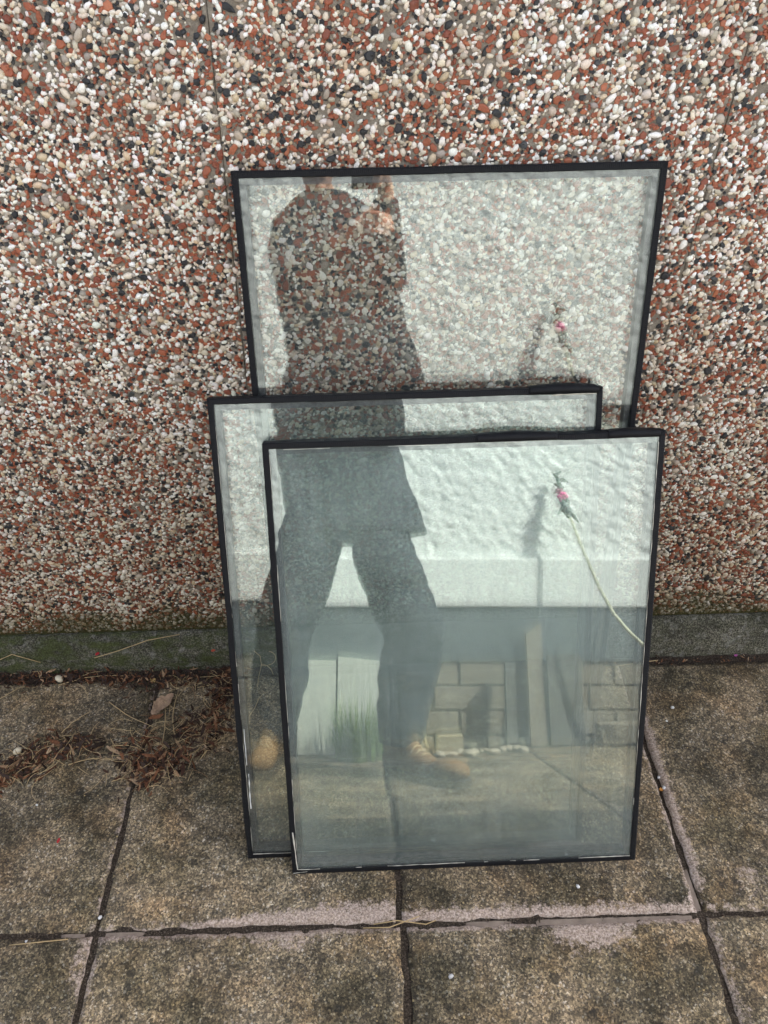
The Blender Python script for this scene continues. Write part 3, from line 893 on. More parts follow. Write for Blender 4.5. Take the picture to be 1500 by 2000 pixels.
mb = MB(); mb.box((-.30, -.05, 0), (.30, .05, .075))
o = mb.build('timber_beam', M['timber'], None, bevel=.004, loc=(1.26, HY + .10, gz(1.56) + .001)); o.rotation_euler = (0, TILT, R(2))
tag(o, 'pale squared timber lying along the foot of the house wall', 'timber')
mb = MB(); mb.box((-.05, -.03, 0), (.05, .03, .065))
o = mb.build('timber_offcut', plain('offcut_wood', (.34, .28, .18), .8, .25, 30), None, bevel=.003, loc=(.355, HY + .11, gz(.405) + .001)); o.rotation_euler = (0, TILT, R(8))
tag(o, 'small yellowish wood offcut standing against the brick footing', 'offcut')

def lump(name, loc, sx, sy, sz, m, seed, label=None, cat=None, group=None, sub=2, jag=.25):
    bm = bmesh.new(); bmesh.ops.create_icosphere(bm, subdivisions=sub, radius=1)
    for v in bm.verts:
        k = 1 + jag * noise.noise(v.co * 1.3 + Vector((seed, seed * 2, 0))) + jag * .4 * noise.noise(v.co * 3.1 + Vector((0, seed, 0)))
        v.co = Vector((v.co.x * sx * k, v.co.y * sy * k, v.co.z * sz * k))
    me = bpy.data.meshes.new(name); bm.to_mesh(me); bm.free()
    me.polygons.foreach_set('use_smooth', [True] * len(me.polygons))
    o = link(name, me, m, None, loc); o.rotation_euler = (0, 0, seed * 2.1)
    return tag(o, label, cat, group)
M['rubble'] = plain('rubble_stone', (.33, .29, .22), .9, .3, 40, .4)
for i in range(13):
    x = .30 + i * .028 + random.uniform(-.01, .01); y = HY + .14 + random.uniform(-.03, .09); s = random.uniform(.010, .022)
    lump('rubble_stone', (x, y, gz(x) + s * .4), s * 1.4, s, s * .7, M['rubble'], i + 2.3, 'small pale rubble stone at the foot of the brick footing', 'stone', 'rubble stones by the house wall')

# grass tuft at the foot of the house wall
M['grass'] = plain('grass_blades', (0.11, 0.17, 0.035), 0.7, 0.35, 60)
def blades(n, r0, h0, h1, spread, seed, wd=.003):
    rr = random.Random(seed); mb = MB()
    for i in range(n):
        a = rr.uniform(0, 2 * PI); q = r0 * math.sqrt(rr.random()); x, y = q * math.cos(a), q * math.sin(a)
        h = rr.uniform(h0, h1); d = rr.uniform(.1, 1) * spread; b = a + rr.uniform(-.8, .8)
        px, py = -math.sin(b) * wd, math.cos(b) * wd
        vv = []
        for k in range(5):
            t = k / 4; o_ = d * t * t; zz = h * (t - .22 * t * t * d / max(spread, .01)); s = 1 - t * .92
            cx, cy_ = x + o_ * math.cos(b), y + o_ * math.sin(b)
            vv += [(cx - px * s, cy_ - py * s, zz), (cx + px * s, cy_ + py * s, zz)]
        mb.add(vv, [(2 * k, 2 * k + 1, 2 * k + 3, 2 * k + 2) for k in range(4)])
    return mb
tuft = blades(520, .10, .08, .27, .13, 4).build('grass_tuft', M['grass'], None, True, loc=(.0, HY + .16, gz(0) - .004))
tag(tuft, 'bushy green grass tuft growing in front of the white boards', 'grass tuft')
t2 = blades(90, .03, .04, .10, .06, 9).build('grass_tuft', plain('dry_grass', (.34, .27, .13), .8, .3), None, True, loc=(.27, HY + .17, gz(.27) - .004))
tag(t2, 'small dry yellow grass tuft beside the right boot', 'grass tuft')

# tall flowering stem leaning across
fs = empty('flowering_stem', (1.52, -.56, gz(1.52)))
tag(fs, 'tall pale leaning plant stem with a pink flower, mirrored in the glass', 'plant')
finv = Matrix.Translation(-Vector(fs.location))
pts = [(.838, -.862, 1.165), (.848, -.85, 1.11), (.855, -.835, 1.04), (.872, -.81, .985), (.918, -.775, .82), (.968, -.742, .664), (1.012, -.712, .558), (1.06, -.69, .49), (1.11, -.665, .433), (1.22, -.63, .325), (1.36, -.59, .19), (1.52, -.56, gz(1.52))]
mb = MB(); mb.tube([finv @ Vector(p) for p in pts[3:]], [.0055, .0065, .0072, .0076, .008, .008, .0085, .009, .009], 8)
mb.build('stem', plain('stem_pale', (.52, .50, .36), .7, .15), fs, True)
mb = MB(); mb.tube([finv @ Vector(p) for p in pts[:4]], [.004, .011, .016, .007], 8)
for k in range(9):
    a = k * 2.4; t = k / 9; c = Vector(pts[0]).lerp(Vector(pts[2]), t)
    mb.tube([finv @ c, finv @ (c + Vector((.022 * math.cos(a), .018 * math.sin(a), .012)))], [.008, .004], 6)
for k, (t, a) in enumerate(((.15, .4), (.4, 2.6), (.62, 1.2), (.8, 3.6), (.95, .1), (.5, 4.6))):  # leaves added to thicken the shadow the stem casts
    c = Vector(pts[0]).lerp(Vector(pts[3]), t); d = Vector((math.cos(a) * .045, abs(math.sin(a)) * .03, -.012 - .01 * k % 3))
    mb.tube([finv @ c, finv @ (c + d * .5 + Vector((0, 0, .006))), finv @ (c + d)], [.003, .010, .002], 6)
mb.build('bud_spike', plain('bud_green', (.07, .10, .075), .7, .2), fs, True)
mb = MB()
cen = Vector((.852, -.828, 1.058))
for k in range(6):
    a = k * PI / 3; d = Vector((math.cos(a), .5, math.sin(a)))
    mb.tube([finv @ cen, finv @ (cen + d * .012), finv @ (cen + d * .022)], [.006, .013, .006], 7)
mb.build('flower', plain('petal_pink', (.75, .09, .30), .6, .15), fs, True)
mb = MB(); mb.tube([finv @ Vector(p) for p in ((.858, -.826, 1.035), (.866, -.815, 1.0), (.874, -.806, .965))], [.014, .021, .008], 9)
mb.build('seed_head', plain('seedhead_grey', (.16, .19, .18), .8, .2), fs, True)

# ------------------------------------------------------------------ the person taking the picture
def remeshed(name, mb, m, parent, voxel, smooth=6, disp=None):
    me = mesh(name, mb.v, mb.f)
    tmp = bpy.data.objects.new('tmp', me); C.objects.link(tmp)
    bm = bmesh.new(); bm.from_mesh(me); bmesh.ops.recalc_face_normals(bm, faces=bm.faces); bm.to_mesh(me); bm.free()
    md = tmp.modifiers.new('r', 'REMESH'); md.mode = 'VOXEL'; md.voxel_size = voxel
    ms = tmp.modifiers.new('s', 'SMOOTH'); ms.factor = .5; ms.iterations = smooth
    bpy.context.view_layer.update()
    dg = bpy.context.evaluated_depsgraph_get()
    out = bpy.data.meshes.new_from_object(tmp.evaluated_get(dg))
    bpy.data.objects.remove(tmp)
    if disp:
        for v in out.vertices: v.co = disp(v.co)
    out.name = name; out.materials.clear(); out.materials.append(m)
    out.polygons.foreach_set('use_smooth', [True] * len(out.polygons))
    o = link(name, out, None, parent)
    return o
def ell(mb, c, r, n=14, M3=None):
    v = []; f = []
    for j in range(1, n):
        th = PI * j / n
        for i in range(n):
            ph = 2 * PI * i / n
            q = Vector((r[0] * math.sin(th) * math.cos(ph), r[1] * math.sin(th) * math.sin(ph), r[2] * math.cos(th)))
            v.append(Vector(c) + (M3 @ q if M3 is not None else q))
    top = len(v); q = Vector((0, 0, r[2])); v.append(Vector(c) + (M3 @ q if M3 is not None else q)); v.append(Vector(c) - (M3 @ q if M3 is not None else q))
    for j in range(n - 2):
        for i in range(n):
            a = j * n + i; b = j * n + (i + 1) % n
            f.append((a, a + n, b + n, b))
    for i in range(n):
        f.append((top, i, (i + 1) % n)); f.append((top + 1, (n - 2) * n + (i + 1) % n, (n - 2) * n + i))
    mb.add(v, f)
def loft(mb, rings, n=20):
    v = []; f = []
    for (cx, cy_, z, rx, ry) in rings:
        for i in range(n):
            a = 2 * PI * i / n; v.append((cx + rx * math.cos(a), cy_ + ry * math.sin(a), z))
    for k in range(len(rings) - 1):
        for i in range(n):
            f.append((k * n + i, k * n + (i + 1) % n, (k + 1) * n + (i + 1) % n, (k + 1) * n + i))
    f.append(tuple(range(n - 1, -1, -1))); f.append(tuple((len(rings) - 1) * n + i for i in range(n)))
    mb.add(v, f)

person = empty('person', (-.06, -.36, gz(-.06)))
tag(person, 'standing person in dark jacket and trousers and tan boots, mirrored holding a phone', 'person')
pinv = Matrix.Translation(-Vector(person.location))
def pbuild(name, mb, m, parent, voxel, smooth=6, disp=None):
    mb.v = [pinv @ p for p in mb.v]
    return remeshed(name, mb, m, parent, voxel, smooth, disp)
M['skin'] = plain('skin', (.55, .30, .21), .5, .08, 40)
M['jacket'] = plain('jacket_cloth', (.022, .026, .032), .9, .2, 30, .2, .2)
M['trouser'] = plain('trouser_cloth', (.028, .034, .040), .9, .2, 30, .2, .2)
M['boot'] = plain('boot_tan', (.22, .13, .060), .75, .2, 40, .2, .2)
M['sole'] = plain('boot_sole', (.05, .04, .03), .8)
M['hair'] = plain('hair_brown', (.05, .032, .02), .6, .3, 80, .4)

SH = {1: Vector((.060, -.40, 1.41)), -1: Vector((-.290, -.40, 1.40))}
EL = {1: Vector((.100, -.27, 1.185)), -1: Vector((-.258, -.27, 1.17))}
pc = CAM - cf * .0095 + cd * .058           # middle of the phone
WR = {1: pc + cr * .075 + cd * .085 - cf * .055, -1: Vector((-.075, -.185, 1.315))}   # the left hand holds the right forearm
HIP = {1: Vector((.045, -.385, .88)), -1: Vector((-.165, -.385, .88))}
KN = {1: Vector((.172, -.325, .45)), -1: Vector((-.262, -.325, .47))}
AN = {1: Vector((.128, -.335, .10)), -1: Vector((-.318, -.365, .085))}

bm_ = MB()
loft(bm_, [(-.06, -.385, .84, .12, .085), (-.06, -.385, .93, .155, .105), (-.075, -.39, 1.05, .135, .095), (-.10, -.395, 1.22, .150, .105), (-.125, -.40, 1.35, .16, .10), (-.14, -.40, 1.42, .10, .075), (-.15, -.392, 1.46, .055, .055), (-.158, -.382, 1.52, .052, .055)])
hc = Vector((-.168, -.362, 1.615))
HR = Matrix.Rotation(R(-14), 3, 'X') @ Matrix.Rotation(R(-12), 3, 'Z')
ell(bm_, hc + HR @ Vector((0, -.012, .02)), (.076, .094, .098), 18, HR)          # skull
ell(bm_, hc + HR @ Vector((0, .022, -.055)), (.056, .062, .066), 14, HR)         # jaw
ell(bm_, hc + HR @ Vector((0, .068, -.098)), (.022, .018, .016), 10, HR)         # chin
ell(bm_, hc + HR @ Vector((0, .096, -.022)), (.014, .018, .026), 10, HR)         # nose
ell(bm_, hc + HR @ Vector((0, .084, .020)), (.050, .014, .012), 10, HR)          # brow
ell(bm_, hc + HR @ Vector((0, .080, -.062)), (.026, .012, .008), 10, HR)         # lips
for s in (1, -1):
    ell(bm_, hc + HR @ Vector((s * .077, -.01, -.015)), (.010, .020, .032), 10, HR)   # ear
    bm_.tube([SH[s] + Vector((-s * .045, 0, -.025)), SH[s].lerp(EL[s], .5), EL[s], EL[s].lerp(WR[s], .5), WR[s]], [.044, .044, .040, .036, .026], 12)
    bm_.tube([HIP[s], HIP[s].lerp(KN[s], .5), KN[s], KN[s].lerp(AN[s], .35), AN[s]], [.085, .075, .055, .055, .040], 12)
    if s == -1: continue
    # right hand closed round the phone
    pal = pc + s * cr * .062 + cd * .052 - cf * .030
    bm_.tube([WR[s], pal, pc + s * cr * .052 + cd * .022 - cf * .016], [.025, .028, .019], 10)
    for k in range(4):
        o_ = cd * (.004 + .0195 * k); ln = (.030, .024, .026, .034)[k]
        bm_.tube([pal.lerp(pc + s * cr * .052 + o_ - cf * .014, .6), pc + s * cr * .0535 + o_ - cf * .010, pc + s * cr * .052 + o_ + cf * .010, pc + s * cr * (.052 - ln * .5) + o_ + cf * .0135, pc + s * cr * (.052 - ln) + o_ + cf * .0125], [.010, .0092, .0085, .0078, .0065], 8)
    bm_.tube([pal - cd * .01, pc + s * cr * .052 + cd * .008 - cf * .024, pc + s * cr * .034 - cd * .012 - cf * .019, pc + s * cr * .018 - cd * .026 - cf * .0145], [.015, .0125, .0105, .0085], 8)
# left hand: palm and fingers over the right forearm, thumb on top
lp = Vector((-.018, -.150, 1.345))
bm_.tube([WR[-1], lp, lp + Vector((.030, .018, .006))], [.025, .029, .024], 10)
for k in range(4):
    z = 1.382 - .0195 * k; ex = (.0, .008, .006, -.006)[k]
    bm_.tube([lp + Vector((.01, .004, z - 1.352)) * .8, Vector((.022, -.112, z)), Vector((.052 + ex, -.098, z - .004)), Vector((.080 + ex, -.106, z - .008)), Vector((.096 + ex, -.122, z - .011))], [.011, .0098, .009, .0082, .0068], 8)
bm_.tube([lp + Vector((0, 0, .012)), Vector((.005, -.150, 1.388)), Vector((.030, -.155, 1.405)), Vector((.052, -.150, 1.408))], [.016, .0125, .0105, .0085], 8)
pbuild('body', bm_, M['skin'], person, .0058, 4)
for s in (1, -1):
    mb = MB(); ell(mb, hc + HR @ Vector((s * .031, .079, .002)), (.0125, .010, .0085), 12, HR)
    mb.v = [pinv @ p for p in mb.v]; mb.build('eye', plain('eye_white', (.6, .58, .55), .3), person, True)
mb = MB(); ell(mb, hc + HR @ Vector((0, -.022, .034)), (.086, .098, .098), 18, HR)
pbuild('hair', mb, M['hair'], person, .008, 2, lambda c: c + Vector((0, 0, .004)) * fbm(c * 60))
# jacket
jk = MB()
loft(jk, [(-.025, -.385, .830, .268, .150), (-.03, -.385, .90, .250, .145), (-.070, -.39, 1.04, .236, .135), (-.10, -.395, 1.20, .228, .140), (-.115, -.40, 1.34, .220, .130), (-.118, -.40, 1.42, .195, .115), (-.13, -.395, 1.47, .135, .095), (-.14, -.388, 1.50, .085, .080)])
for s in (1, -1):
    we = EL[s].lerp(WR[s], .86)
    jk.tube([SH[s] + Vector((-s * .03, 0, -.01)), SH[s].lerp(EL[s], .5), EL[s], EL[s].lerp(WR[s], .5), we], [.075, .070, .064, .054, .043], 14)
pbuild('jacket', jk, M['jacket'], person, .010, 5, lambda c: c + Vector((.006, .006, .003)) * fbm(Vector((c.x * 9, c.y * 9, c.z * 14))))
tr = MB()
loft(tr, [(-.055, -.385, .80, .165, .115), (-.058, -.385, .88, .170, .118), (-.062, -.388, .98, .160, .115)])
for s in (1, -1):
    k = KN[s]; a = AN[s]
    tr.tube([HIP[s] + Vector((0, 0, .02)), HIP[s].lerp(k, .45), k + Vector((s * .012, 0, .03)), k.lerp(a, .35) + Vector((s * .004, 0, 0)), k.lerp(a, .75), a + Vector((0, .012, .0))], [.118, .112, .110, .106, .084, .072], 16)
pbuild('trousers', tr, M['trouser'], person, .009, 4, lambda c: c + Vector((.010, .010, 0)) * fbm(Vector((c.x * 7, c.y * 7, c.z * 16)), 3))
# boots
for s, toe in ((1, Vector((.325, -.070, 0))), (-1, Vector((-.338, -.125, 0)))):
    a = AN[s].copy(); d = Vector((toe.x - a.x, toe.y - a.y, 0)); L = d.length; d.normalize(); sd2 = Vector((d.y, -d.x, 0))
    def P(fw, si, z): return Vector((a.x, a.y, 0)) + d * fw + sd2 * si + Vector((0, 0, gz(a.x + d.x * fw) + z))
    B3 = Matrix((sd2, d, Vector((0, 0, 1)))).transposed()
    mb = MB()
    ell(mb, P(-.02, 0, .055), (.038, .055, .040), 14, B3); ell(mb, P(.10, 0, .050), (.044, .10, .042), 14, B3)
    ell(mb, P(L - .075, 0, .046), (.050, .078, .034), 14, B3)
    mb.tube([P(-.005, 0, .05), P(-.012, 0, .11), P(-.016, 0, .155)], [.048, .046, .050], 14); ell(mb, P(.05, 0, .085), (.036, .065, .045), 14, B3)
    bt = pbuild('boot', mb, M['boot'], person, .006, 5)
    # sole follows the outline of the foot
    so = MB(); ring = []
    n = 26
    for i in range(n):
        t = 2 * PI * i / n; fw = -.062 + (L + .066) * (.5 - .5 * math.cos(t)); k = (fw + .062) / (L + .066)
        wd = (.038 + .014 * sm(.2, .8, k)) * min(1, math.sqrt(max(0, k * (1 - k))) * 3.2)
        ring.append((fw, wd * (1 if t < PI else -1)))
    v = [pinv @ P(fw, si, .0008) for fw, si in ring] + [pinv @ P(fw, si * 1.04, .026) for fw, si in ring]
    so.add(v, [(i, (i + 1) % n, n + (i + 1) % n, n + i) for i in range(n)] + [tuple(range(n - 1, -1, -1)), tuple(range(n, 2 * n))])
    so.build('sole', M['sole'], bt)
    for k in range(5):
        z = .088 + .013 * (4 - k); f0 = .055 + .021 * k; z = .125 - .011 * k
        lc = MB(); lc.tube([pinv @ P(f0, -.028, z - .018), pinv @ P(f0 + .004, -.012, z + .004), pinv @ P(f0 + .004, .012, z + .004), pinv @ P(f0, .028, z - .018)], .0028, 6)
        lc.build('lace', plain('lace_cream', (.55, .45, .28), .8), bt, True)

# the phone in the hands
ph = empty('phone', mat=Matrix(((cr.x, -cf.x, -cd.x, pc.x), (cr.y, -cf.y, -cd.y, pc.y), (cr.z, -cf.z, -cd.z, pc.z), (0, 0, 0, 1))))
tag(ph, 'dark phone held up in both hands by the mirrored person', 'phone')
mb = MB(); mb.box((-.0375, -.004, -.078), (.0375, .004, .078))
mb.build('phone_body', plain('phone_black', (.012, .012, .014), .3), ph, bevel=.003)
mb = MB(); mb.box((-.034, .0041, -.073), (.034, .0046, .073)); mb.build('screen', plain('phone_screen', (.01, .011, .013), .1), ph)
mb = MB(); mb.tube([(0, -.0040, .058), (0, -.0058, .058)], .008, 16); mb.build('lens', plain('phone_lens', (.01, .01, .012), .08), ph)

# ------------------------------------------------------------------ litter on the paving
def on_slab(x, y, h=0.0): return Vector((x, y, gz(x) + h))
def mat_litter(name, stops):
    t = NT(name); r_ = t.n('NewGeometry').outputs['Random Per Island']
    c = t.ramp(r_, stops); c = t.mix(1.0, c, t.ramp(t.noise(t.n('NewGeometry').outputs[0], 260, 4), [(0.3, .55), (0.7, 1.25)]), 'MULTIPLY')
    return t.bsdf(c, .85, None, .2)
M['leaf_brown'] = mat_litter('leaf_litter_brown', [(0.0, (.016, .011, .008)), (.34, (.055, .026, .016)), (.60, (.115, .048, .025)), (.80, (.19, .085, .042)), (.93, (.30, .19, .11)), (1.0, (.38, .28, .18))])
M['straw'] = plain('straw', (.40, .29, .15), .75, .3, 60)
M['straw_dark'] = plain('straw_brown', (.17, .095, .045), .8, .3, 60)
def shred(mb, rr, x, y, h, s):
    a = rr.uniform(0, 2 * PI); tz = rr.uniform(-.5, .5); L = s * rr.uniform(.6, 1.5); wd = s * rr.uniform(.16, .42); cu = rr.uniform(-.7, .9) * L
    u = Vector((math.cos(a), math.sin(a), tz * .45)); p = Vector((-math.sin(a), math.cos(a), rr.uniform(-.7, .7))).normalized()
    c = on_slab(x, y, h); v = []
    for k in range(4):
        t = k / 3 - .5; wq = wd * (1 - 2.6 * t * t) * .5
        q = c + u * (t * L) + Vector((0, 0, cu * t * t)) + p * .15 * wd * math.sin(k * 2 + a)
        v += [q - p * wq, q + p * wq]
    z0 = min(w_.z - gz(w_.x) for w_ in v)
    if z0 < .0004: v = [w_ + Vector((0, 0, .0004 - z0)) for w_ in v]
    mb.add(v, [(2 * k, 2 * k + 1, 2 * k + 3, 2 * k + 2) for k in range(3)])
rl = random.Random(5)
clusters = [(-.765, .965, .045, .022, 110), (-.715, 1.005, .045, .018, 80), (-.655, 1.018, .030, .016, 50), (-.505, 1.005, .028, .03, 45), (-.475, .945, .035, .024, 110), (-.425, .968, .032, .022, 90),
            (-.395, 1.045, .030, .030, 70), (-.335, 1.105, .028, .045, 85), (-.325, 1.17, .03, .03, 60), (-.345, 1.03, .02, .03, 30), (-.80, .94, .025, .02, 40), (-.58, .99, .06, .03, 22)]
brown = MB(); dark = MB()
for cx, cy_, sx, sy, n in clusters:
    for i in range(int(n * 1.25)):
        x = rl.gauss(cx, sx * .72); y = rl.gauss(cy_, sy * .9)
        if x > -.285 - (y - 1.0) * .12 and y < 1.15: continue
        shred(brown if rl.random() < .72 else dark, rl, x, y, rl.uniform(.0005, .013), rl.uniform(.007, .026))
for i in range(1150):         # along the foot of the concrete base
    x = rl.uniform(-1.0, -.27); y = min(1.228, rl.gauss(1.210, .013))
    if x > -.62: y -= rl.random() ** 3 * .05
    shred(brown if rl.random() < .6 else dark, rl, x, y, rl.uniform(-.004, .012), rl.uniform(.005, .018))
for i in range(150):
    x = rl.uniform(.60, 1.25); shred(brown if rl.random() < .7 else dark, rl, x, rl.gauss(1.215, .005), rl.uniform(-.006, .002), rl.uniform(.004, .011))
tag(brown.build('leaf_litter', M['leaf_brown'], None, True), 'brown shredded leaf litter gathered on the slabs left of the glass', 'leaf litter', None, 'stuff')
tag(dark.build('leaf_litter', plain('leaf_litter_dark', (.035, .020, .014), .9, .5, 90), None, True), 'dark rotted leaf litter along the foot of the wall', 'leaf litter', None, 'stuff')
# loose fine straw tangled in the litter
mb = MB(); mb2 = MB()
for i in range(330):
    cx, cy_, sx, sy, n = rl.choice(clusters + [(-.42, 1.10, .09, .07, 1), (-.40, 1.14, .08, .05, 1), (-.7, 1.205, .2, .012, 1), (-.45, 1.2, .12, .015, 1)])
    x, y = rl.gauss(cx, sx), rl.gauss(cy_, sy)
    if x > -.30 - (y - 1.0) * .12 or y > 1.22: continue
    a = rl.uniform(0, PI * 2); L = rl.uniform(.012, .07); bend = rl.uniform(-.9, .9); h = rl.uniform(.001, .010); pts = []
    for k in range(5):
        t = k / 4; aa = a + bend * t
        pts.append(on_slab(x + math.cos(aa) * L * t, min(1.226, y + math.sin(aa) * L * t), h + .004 * math.sin(PI * t)))
    (mb if rl.random() < .6 else mb2).tube(pts, [.0006, .0006, .0006, .0005, .0003], 4)
tag(mb.build('straw_litter', M['straw'], None), 'fine pale straw tangled in the leaf litter', 'straw', None, 'stuff')
tag(mb2.build('straw_litter', M['straw_dark'], None), 'fine brown stalks tangled in the leaf litter', 'straw', None, 'stuff')

stalks = [((-.92, 1.105), (-.845, 1.185), .05), ((-.70, 1.05), (-.645, 1.11), .1), ((-.61, 1.135), (-.475, 1.055), -.08), ((-.575, 1.01), (-.50, 1.0), .1), ((-.47, 1.12), (-.455, .99), .06),
          ((-.445, 1.16), (-.43, 1.03), -.1), ((-.66, .965), (-.55, .975), .12), ((-.47, .985), (-.385, .925), -.25), ((-.43, 1.03), (-.35, 1.035), .03), ((-.36, .97), (-.315, 1.03), .1),
          ((-.75, 1.19), (-.58, 1.212), .1), ((-.36, 1.19), (-.30, 1.15), -.3), ((-.88, .915), (-.80, .95), .1), ((-.55, .92), (-.515, .925), .1), ((-.40, 1.17), (-.305, 1.155), .2)]
for i, (a, b, bend) in enumerate(stalks):
    pts = []; A = Vector(a); Bv = Vector(b); nrm = Vector((-(Bv - A).y, (Bv - A).x))
    for k in range(9):
        t = k / 8; q = A.lerp(Bv, t) + nrm * bend * math.sin(PI * t) * .6
        pts.append(on_slab(q.x, q.y, .0022 + .004 * math.sin(PI * t) * rl.random()))
    o_ = pts[0].copy(); mb = MB(); mb.tube([p - o_ for p in pts], [.0010, .0011, .0011, .0010, .0010, .0009, .0008, .0007, .0005], 5)
    tag(mb.build('straw_stalk', M['straw'], None, True, loc=o_), 'long dry straw stalk lying on the slabs left of the glass', 'straw stalk', 'straw stalks among the leaf litter')
# stalks lying on the concrete base and in the joints
for (pts_, lab) in (
        ([(-.66, 1.232, .052), (-.60, 1.243, .064), (-.53, 1.262, .078), (-.45, 1.272, .086)], 'thin straw stalk lying up the mossy concrete base'),
        ([(-.935, 1.236, .03), (-.87, 1.248, .055), (-.86, 1.246, .052), (-.80, 1.236, .035)], 'bent straw stalk lying on the mossy concrete base'),
        ([(.03, .602, .004), (.075, .606, .008), (.13, .598, .007), (.15, .604, .009)], 'curved straw stalk lying in the paving joint below the front glass'),
        ([(.01, .596, .004), (.06, .594, .008), (.118, .612, .010)], 'paler straw stalk crossing the paving joint below the front glass'),
        ([(-.66, .585, .003), (-.60, .588, .006), (-.55, .592, .004)], 'thin straw stalk in the joint at the bottom left'),
        ([(.64, 1.198, .004), (.70, 1.205, .006), (.76, 1.214, .004)], 'straw stalk lying in the joint right of the glass')):
    pts2 = [on_slab(*q) for q in pts_]; o_ = pts2[0].copy()
    mb = MB(); mb.tube([p - o_ for p in pts2], .0010, 5); tag(mb.build('straw_stalk', M['straw'], None, True, loc=o_), lab, 'straw stalk', 'stray straw stalks')

# one large dead leaf, red petals, stones
def leaf(x, y, L, wd, ang, m, label, name='dead_leaf', cat='leaf', curl=.3, h=.004, seed=1, slope=0.0):
    v = []; f = []; nu, nv = 12, 6
    for i in range(nu + 1):
        t = i / nu; half = wd * .5 * math.sin(PI * min(1, t * .96 + .04)) ** .7 * (1 + .55 * noise.noise(Vector((t * 7, seed, 0))))
        for j in range(nv + 1):
            s = j / nv * 2 - 1
            v.append(Vector(((t - .5) * L, s * half, h + curl * abs(s) ** 1.5 * half + .10 * L * (t - .5) ** 2 * 2 + .22 * wd * fbm((t * 5, s * 3, seed)) + .08 * wd * fbm((t * 20, s * 9, seed), 2))))
    for i in range(nu):
        for j in range(nv):
            a = i * (nv + 1) + j; f.append((a, a + 1, a + nv + 2, a + nv + 1))
    zmin = min(p.z for p in v)
    me = mesh(name, [p - Vector((0, 0, zmin - .001)) for p in v], f, True)
    o = link(name, me, m, None, on_slab(x, y, slope)); o.rotation_euler = (0, TILT, ang)
    return tag(o, label, cat)
M['leaf_pale'] = plain('leaf_pale', (.31, .21, .14), .85, .75, 160, .6)
leaf(-.475, 1.122, .072, .034, R(55), M['leaf_pale'], 'large pale curled dead leaf beside the left paving joint', curl=.5, seed=3)
leaf(-.515, 1.196, .018, .012, R(-30), plain('leaf_tan', (.45, .30, .12), .8, .3), 'small tan leaf by the wall end of the left paving joint', seed=5)
leaf(-.345, 1.135, .030, .010, R(80), plain('leaf_orange', (.30, .12, .04), .8, .3), 'narrow orange-brown leaf close to the middle glass', seed=7, curl=.8)
M['petal_red'] = plain('petal_red', (.36, .018, .022), .7, .3)
leaf(-.628, .788 - .0, .012, .006, R(80), M['petal_red'], 'tiny dark red petal on the left slab', 'petal', 'petal', seed=9)
leaf(-.655, 1.243, .012, .009, R(60), M['petal_red'], 'tiny bright red petal on the mossy concrete base', 'petal', 'petal', seed=11, slope=.052)
leaf(-.365, 1.243, .011, .008, R(10), plain('petal_orange', (.40, .06, .03), .7, .3), 'orange-red petal on the concrete base beside the middle glass', 'petal', 'petal', seed=12, slope=.052)
leaf(.962, 1.222, .010, .007, R(20), plain('petal_purple', (.33, .08, .25), .7, .3), 'purple petal in the joint at the far right', 'petal', 'petal', seed=13, slope=.002)
leaf(.665, .865, .010, .008, R(20), plain('petal_amber', (.42, .18, .03), .7, .3), 'amber leaf scrap in the right paving joint', 'petal', 'leaf', seed=14, slope=-.004)
M['stone_cream'] = plain('stone_cream', (.52, .46, .34), .7, .12, 120, .15)
M['stone_white'] = plain('stone_white', (.62, .62, .62), .55, .08, 100)
lump('pebble_stone', on_slab(-.752, 1.206, .006), .0125, .0085, .0085, M['stone_cream'], 1.2, 'oval cream pebble lying at the foot of the mossy base', 'pebble', None, 2, .12)
lump('pebble_stone', on_slab(-.786, 1.003, .006), .011, .008, .008, M['stone_cream'], 3.4, 'cream pebble beside the leaf litter at the left edge', 'pebble', None, 2, .15)
for (x, y, s, lab) in ((.753, 1.073, .0052, 'small white stone chip on the right slab near the wall'), (.728, 1.036, .0034, 'tiny white chip just below another chip on the right slab'), (.436, .662, .0048, 'white stone chip on the slab just below the front glass'),
                       (.17, .509, .0058, 'grey-white stone chip at the bottom middle'), (-.502, .633, .0050, 'white stone chip in the left joint near the crossing'), (.672, .869, .0065, 'large white chip in the right paving joint'),
                       (.668, .895, .0050, 'grey chip above the white one in the right paving joint'), (.669, .852, .0030, 'tiny white chip below the large one in the right joint'), (-.631, .591, .0052, 'white chip in the joint at the bottom left'),
                       (-.80, .965, .0045, 'small glassy grey chip beside the cream pebble'), (.02, .553, .0050, 'white chip on the slab below the middle joint'), (-.70, .87, .0030, 'tiny white chip on the left slab below the litter')):
    dz = -.0055 if 'joint' in lab else 0
    lump('stone_chip', on_slab(x, y, s * .45 + dz), s, s * .78, s * .6, M['stone_white'] if 'grey' not in lab else plain('stone_grey', (.42, .42, .43), .6), x * 7 + y * 3 + 5, lab, 'stone chip', 'stone chips scattered on the paving', 1, .3)
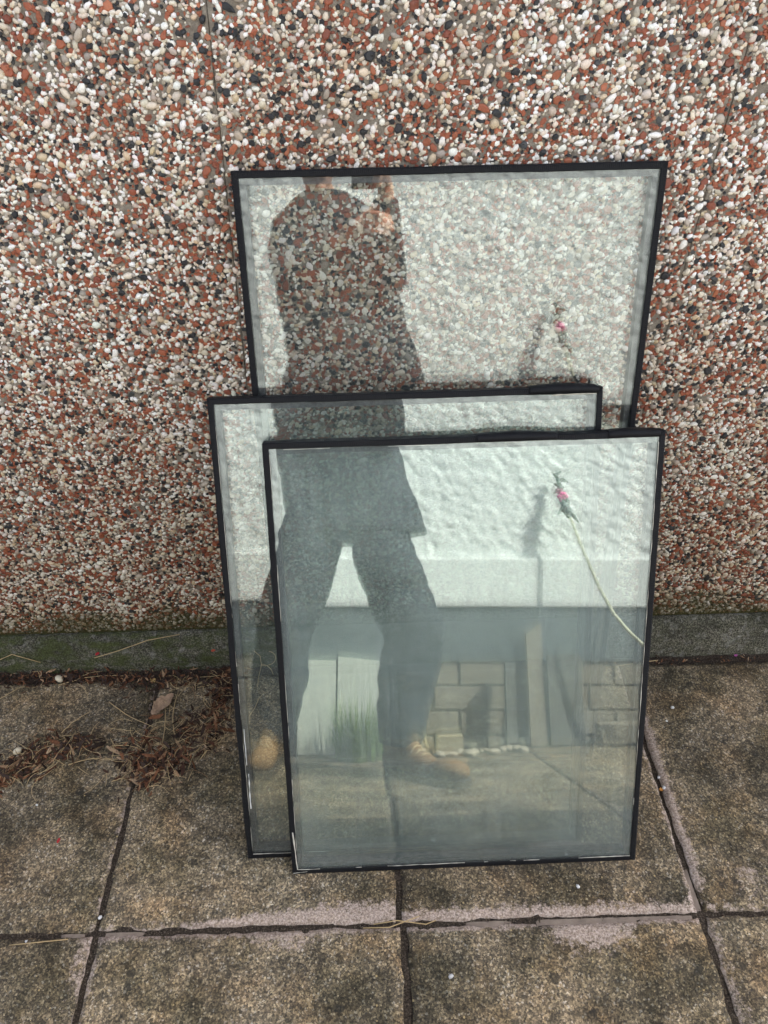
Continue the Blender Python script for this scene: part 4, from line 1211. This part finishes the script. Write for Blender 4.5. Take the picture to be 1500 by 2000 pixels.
# small crumbs in the joints
mbc = MB(); rc = random.Random(11)
cr_ = []
for i in range(420):
    if rc.random() < .5: x, y = X0 + rc.choice((0, 1, 2)) * SL + rc.gauss(0, .004), rc.uniform(.2, 1.2)
    else: x, y = rc.uniform(-.9, 1.1), YA + rc.gauss(0, .004)
    s = rc.uniform(.0008, .0024)
    a = [on_slab(x + s * math.cos(k * 2.1 + i), y + s * math.sin(k * 2.1 + i), -.0065 + rc.uniform(0, .003)) for k in range(3)] + [on_slab(x, y, -.0045 + s)]
    mbc.add(a, [(0, 1, 3), (1, 2, 3), (2, 0, 3)])
o = mbc.build('joint_crumbs', plain('crumb_mix', (.13, .105, .08), .9, .8, 400), None)
tag(o, 'small stone crumbs and twig bits in the paving joints', 'crumbs', None, 'stuff')

# curled dry roots and stalks behind the middle unit, at the foot of the wall
def curl(x, y, pts_rel, rad, label):
    o_ = on_slab(x, y, .002); mb = MB(); mb.tube([Vector(q) for q in pts_rel], rad, 5)
    return tag(mb.build('dry_root', M['straw'], None, True, loc=o_), label, 'root')
def spiral(n, r0, turns, rise, lean):
    return [(r0 * math.cos(2 * PI * turns * t) * (1 - .5 * t) + .02 * t, lean * t + r0 * .3 * math.sin(4 * t), .004 + rise * t + r0 * math.sin(2 * PI * turns * t) * (1 - .5 * t) + r0 * .9) for t in [i / n for i in range(n + 1)]]
curl(-.232, 1.185, spiral(30, .020, 1.4, .055, .030), .0007, 'curled dry root behind the middle glass at the foot of the wall')
curl(-.250, 1.165, [(0, 0, .002), (.004, .012, .03), (.012, .022, .06), (.010, .030, .085), (-.004, .034, .10)], .0008, 'upright bent straw behind the lower left of the middle glass')
curl(-.262, 1.08, [(0, 0, .002), (.012, .02, .006), (.020, .045, .012), (.034, .06, .016)], .0009, 'thin straw on the slab behind the lower left of the middle glass')

# unseen cables added above the wall to streak the sunlit paving with shadow
for i, (y, z, sag, dz) in enumerate(((WY - .05, WALL_TOP + .10, .03, .02), (WY - .09, WALL_TOP + .17, .05, -.03), (WY - .12, WALL_TOP + .31, .04, .05))):
    pts = [(-2.6 + 5.5 * k / 24, y, z + dz * (k / 24 - .5) - sag * math.sin(PI * k / 24)) for k in range(25)]
    o_ = Vector(pts[0]); mb = MB(); mb.tube([Vector(p) - o_ for p in pts], (.008, .007, .009)[i], 6)
    tag(mb.build('shadow_cable', plain('cable_black', (.02, .02, .02), .6), None, True, loc=o_), 'unseen dark cable added above the pebble wall for shadow streaks, ' + ('lowest', 'middle', 'highest')[i] + ' of three', 'cable', 'cables added above the wall')
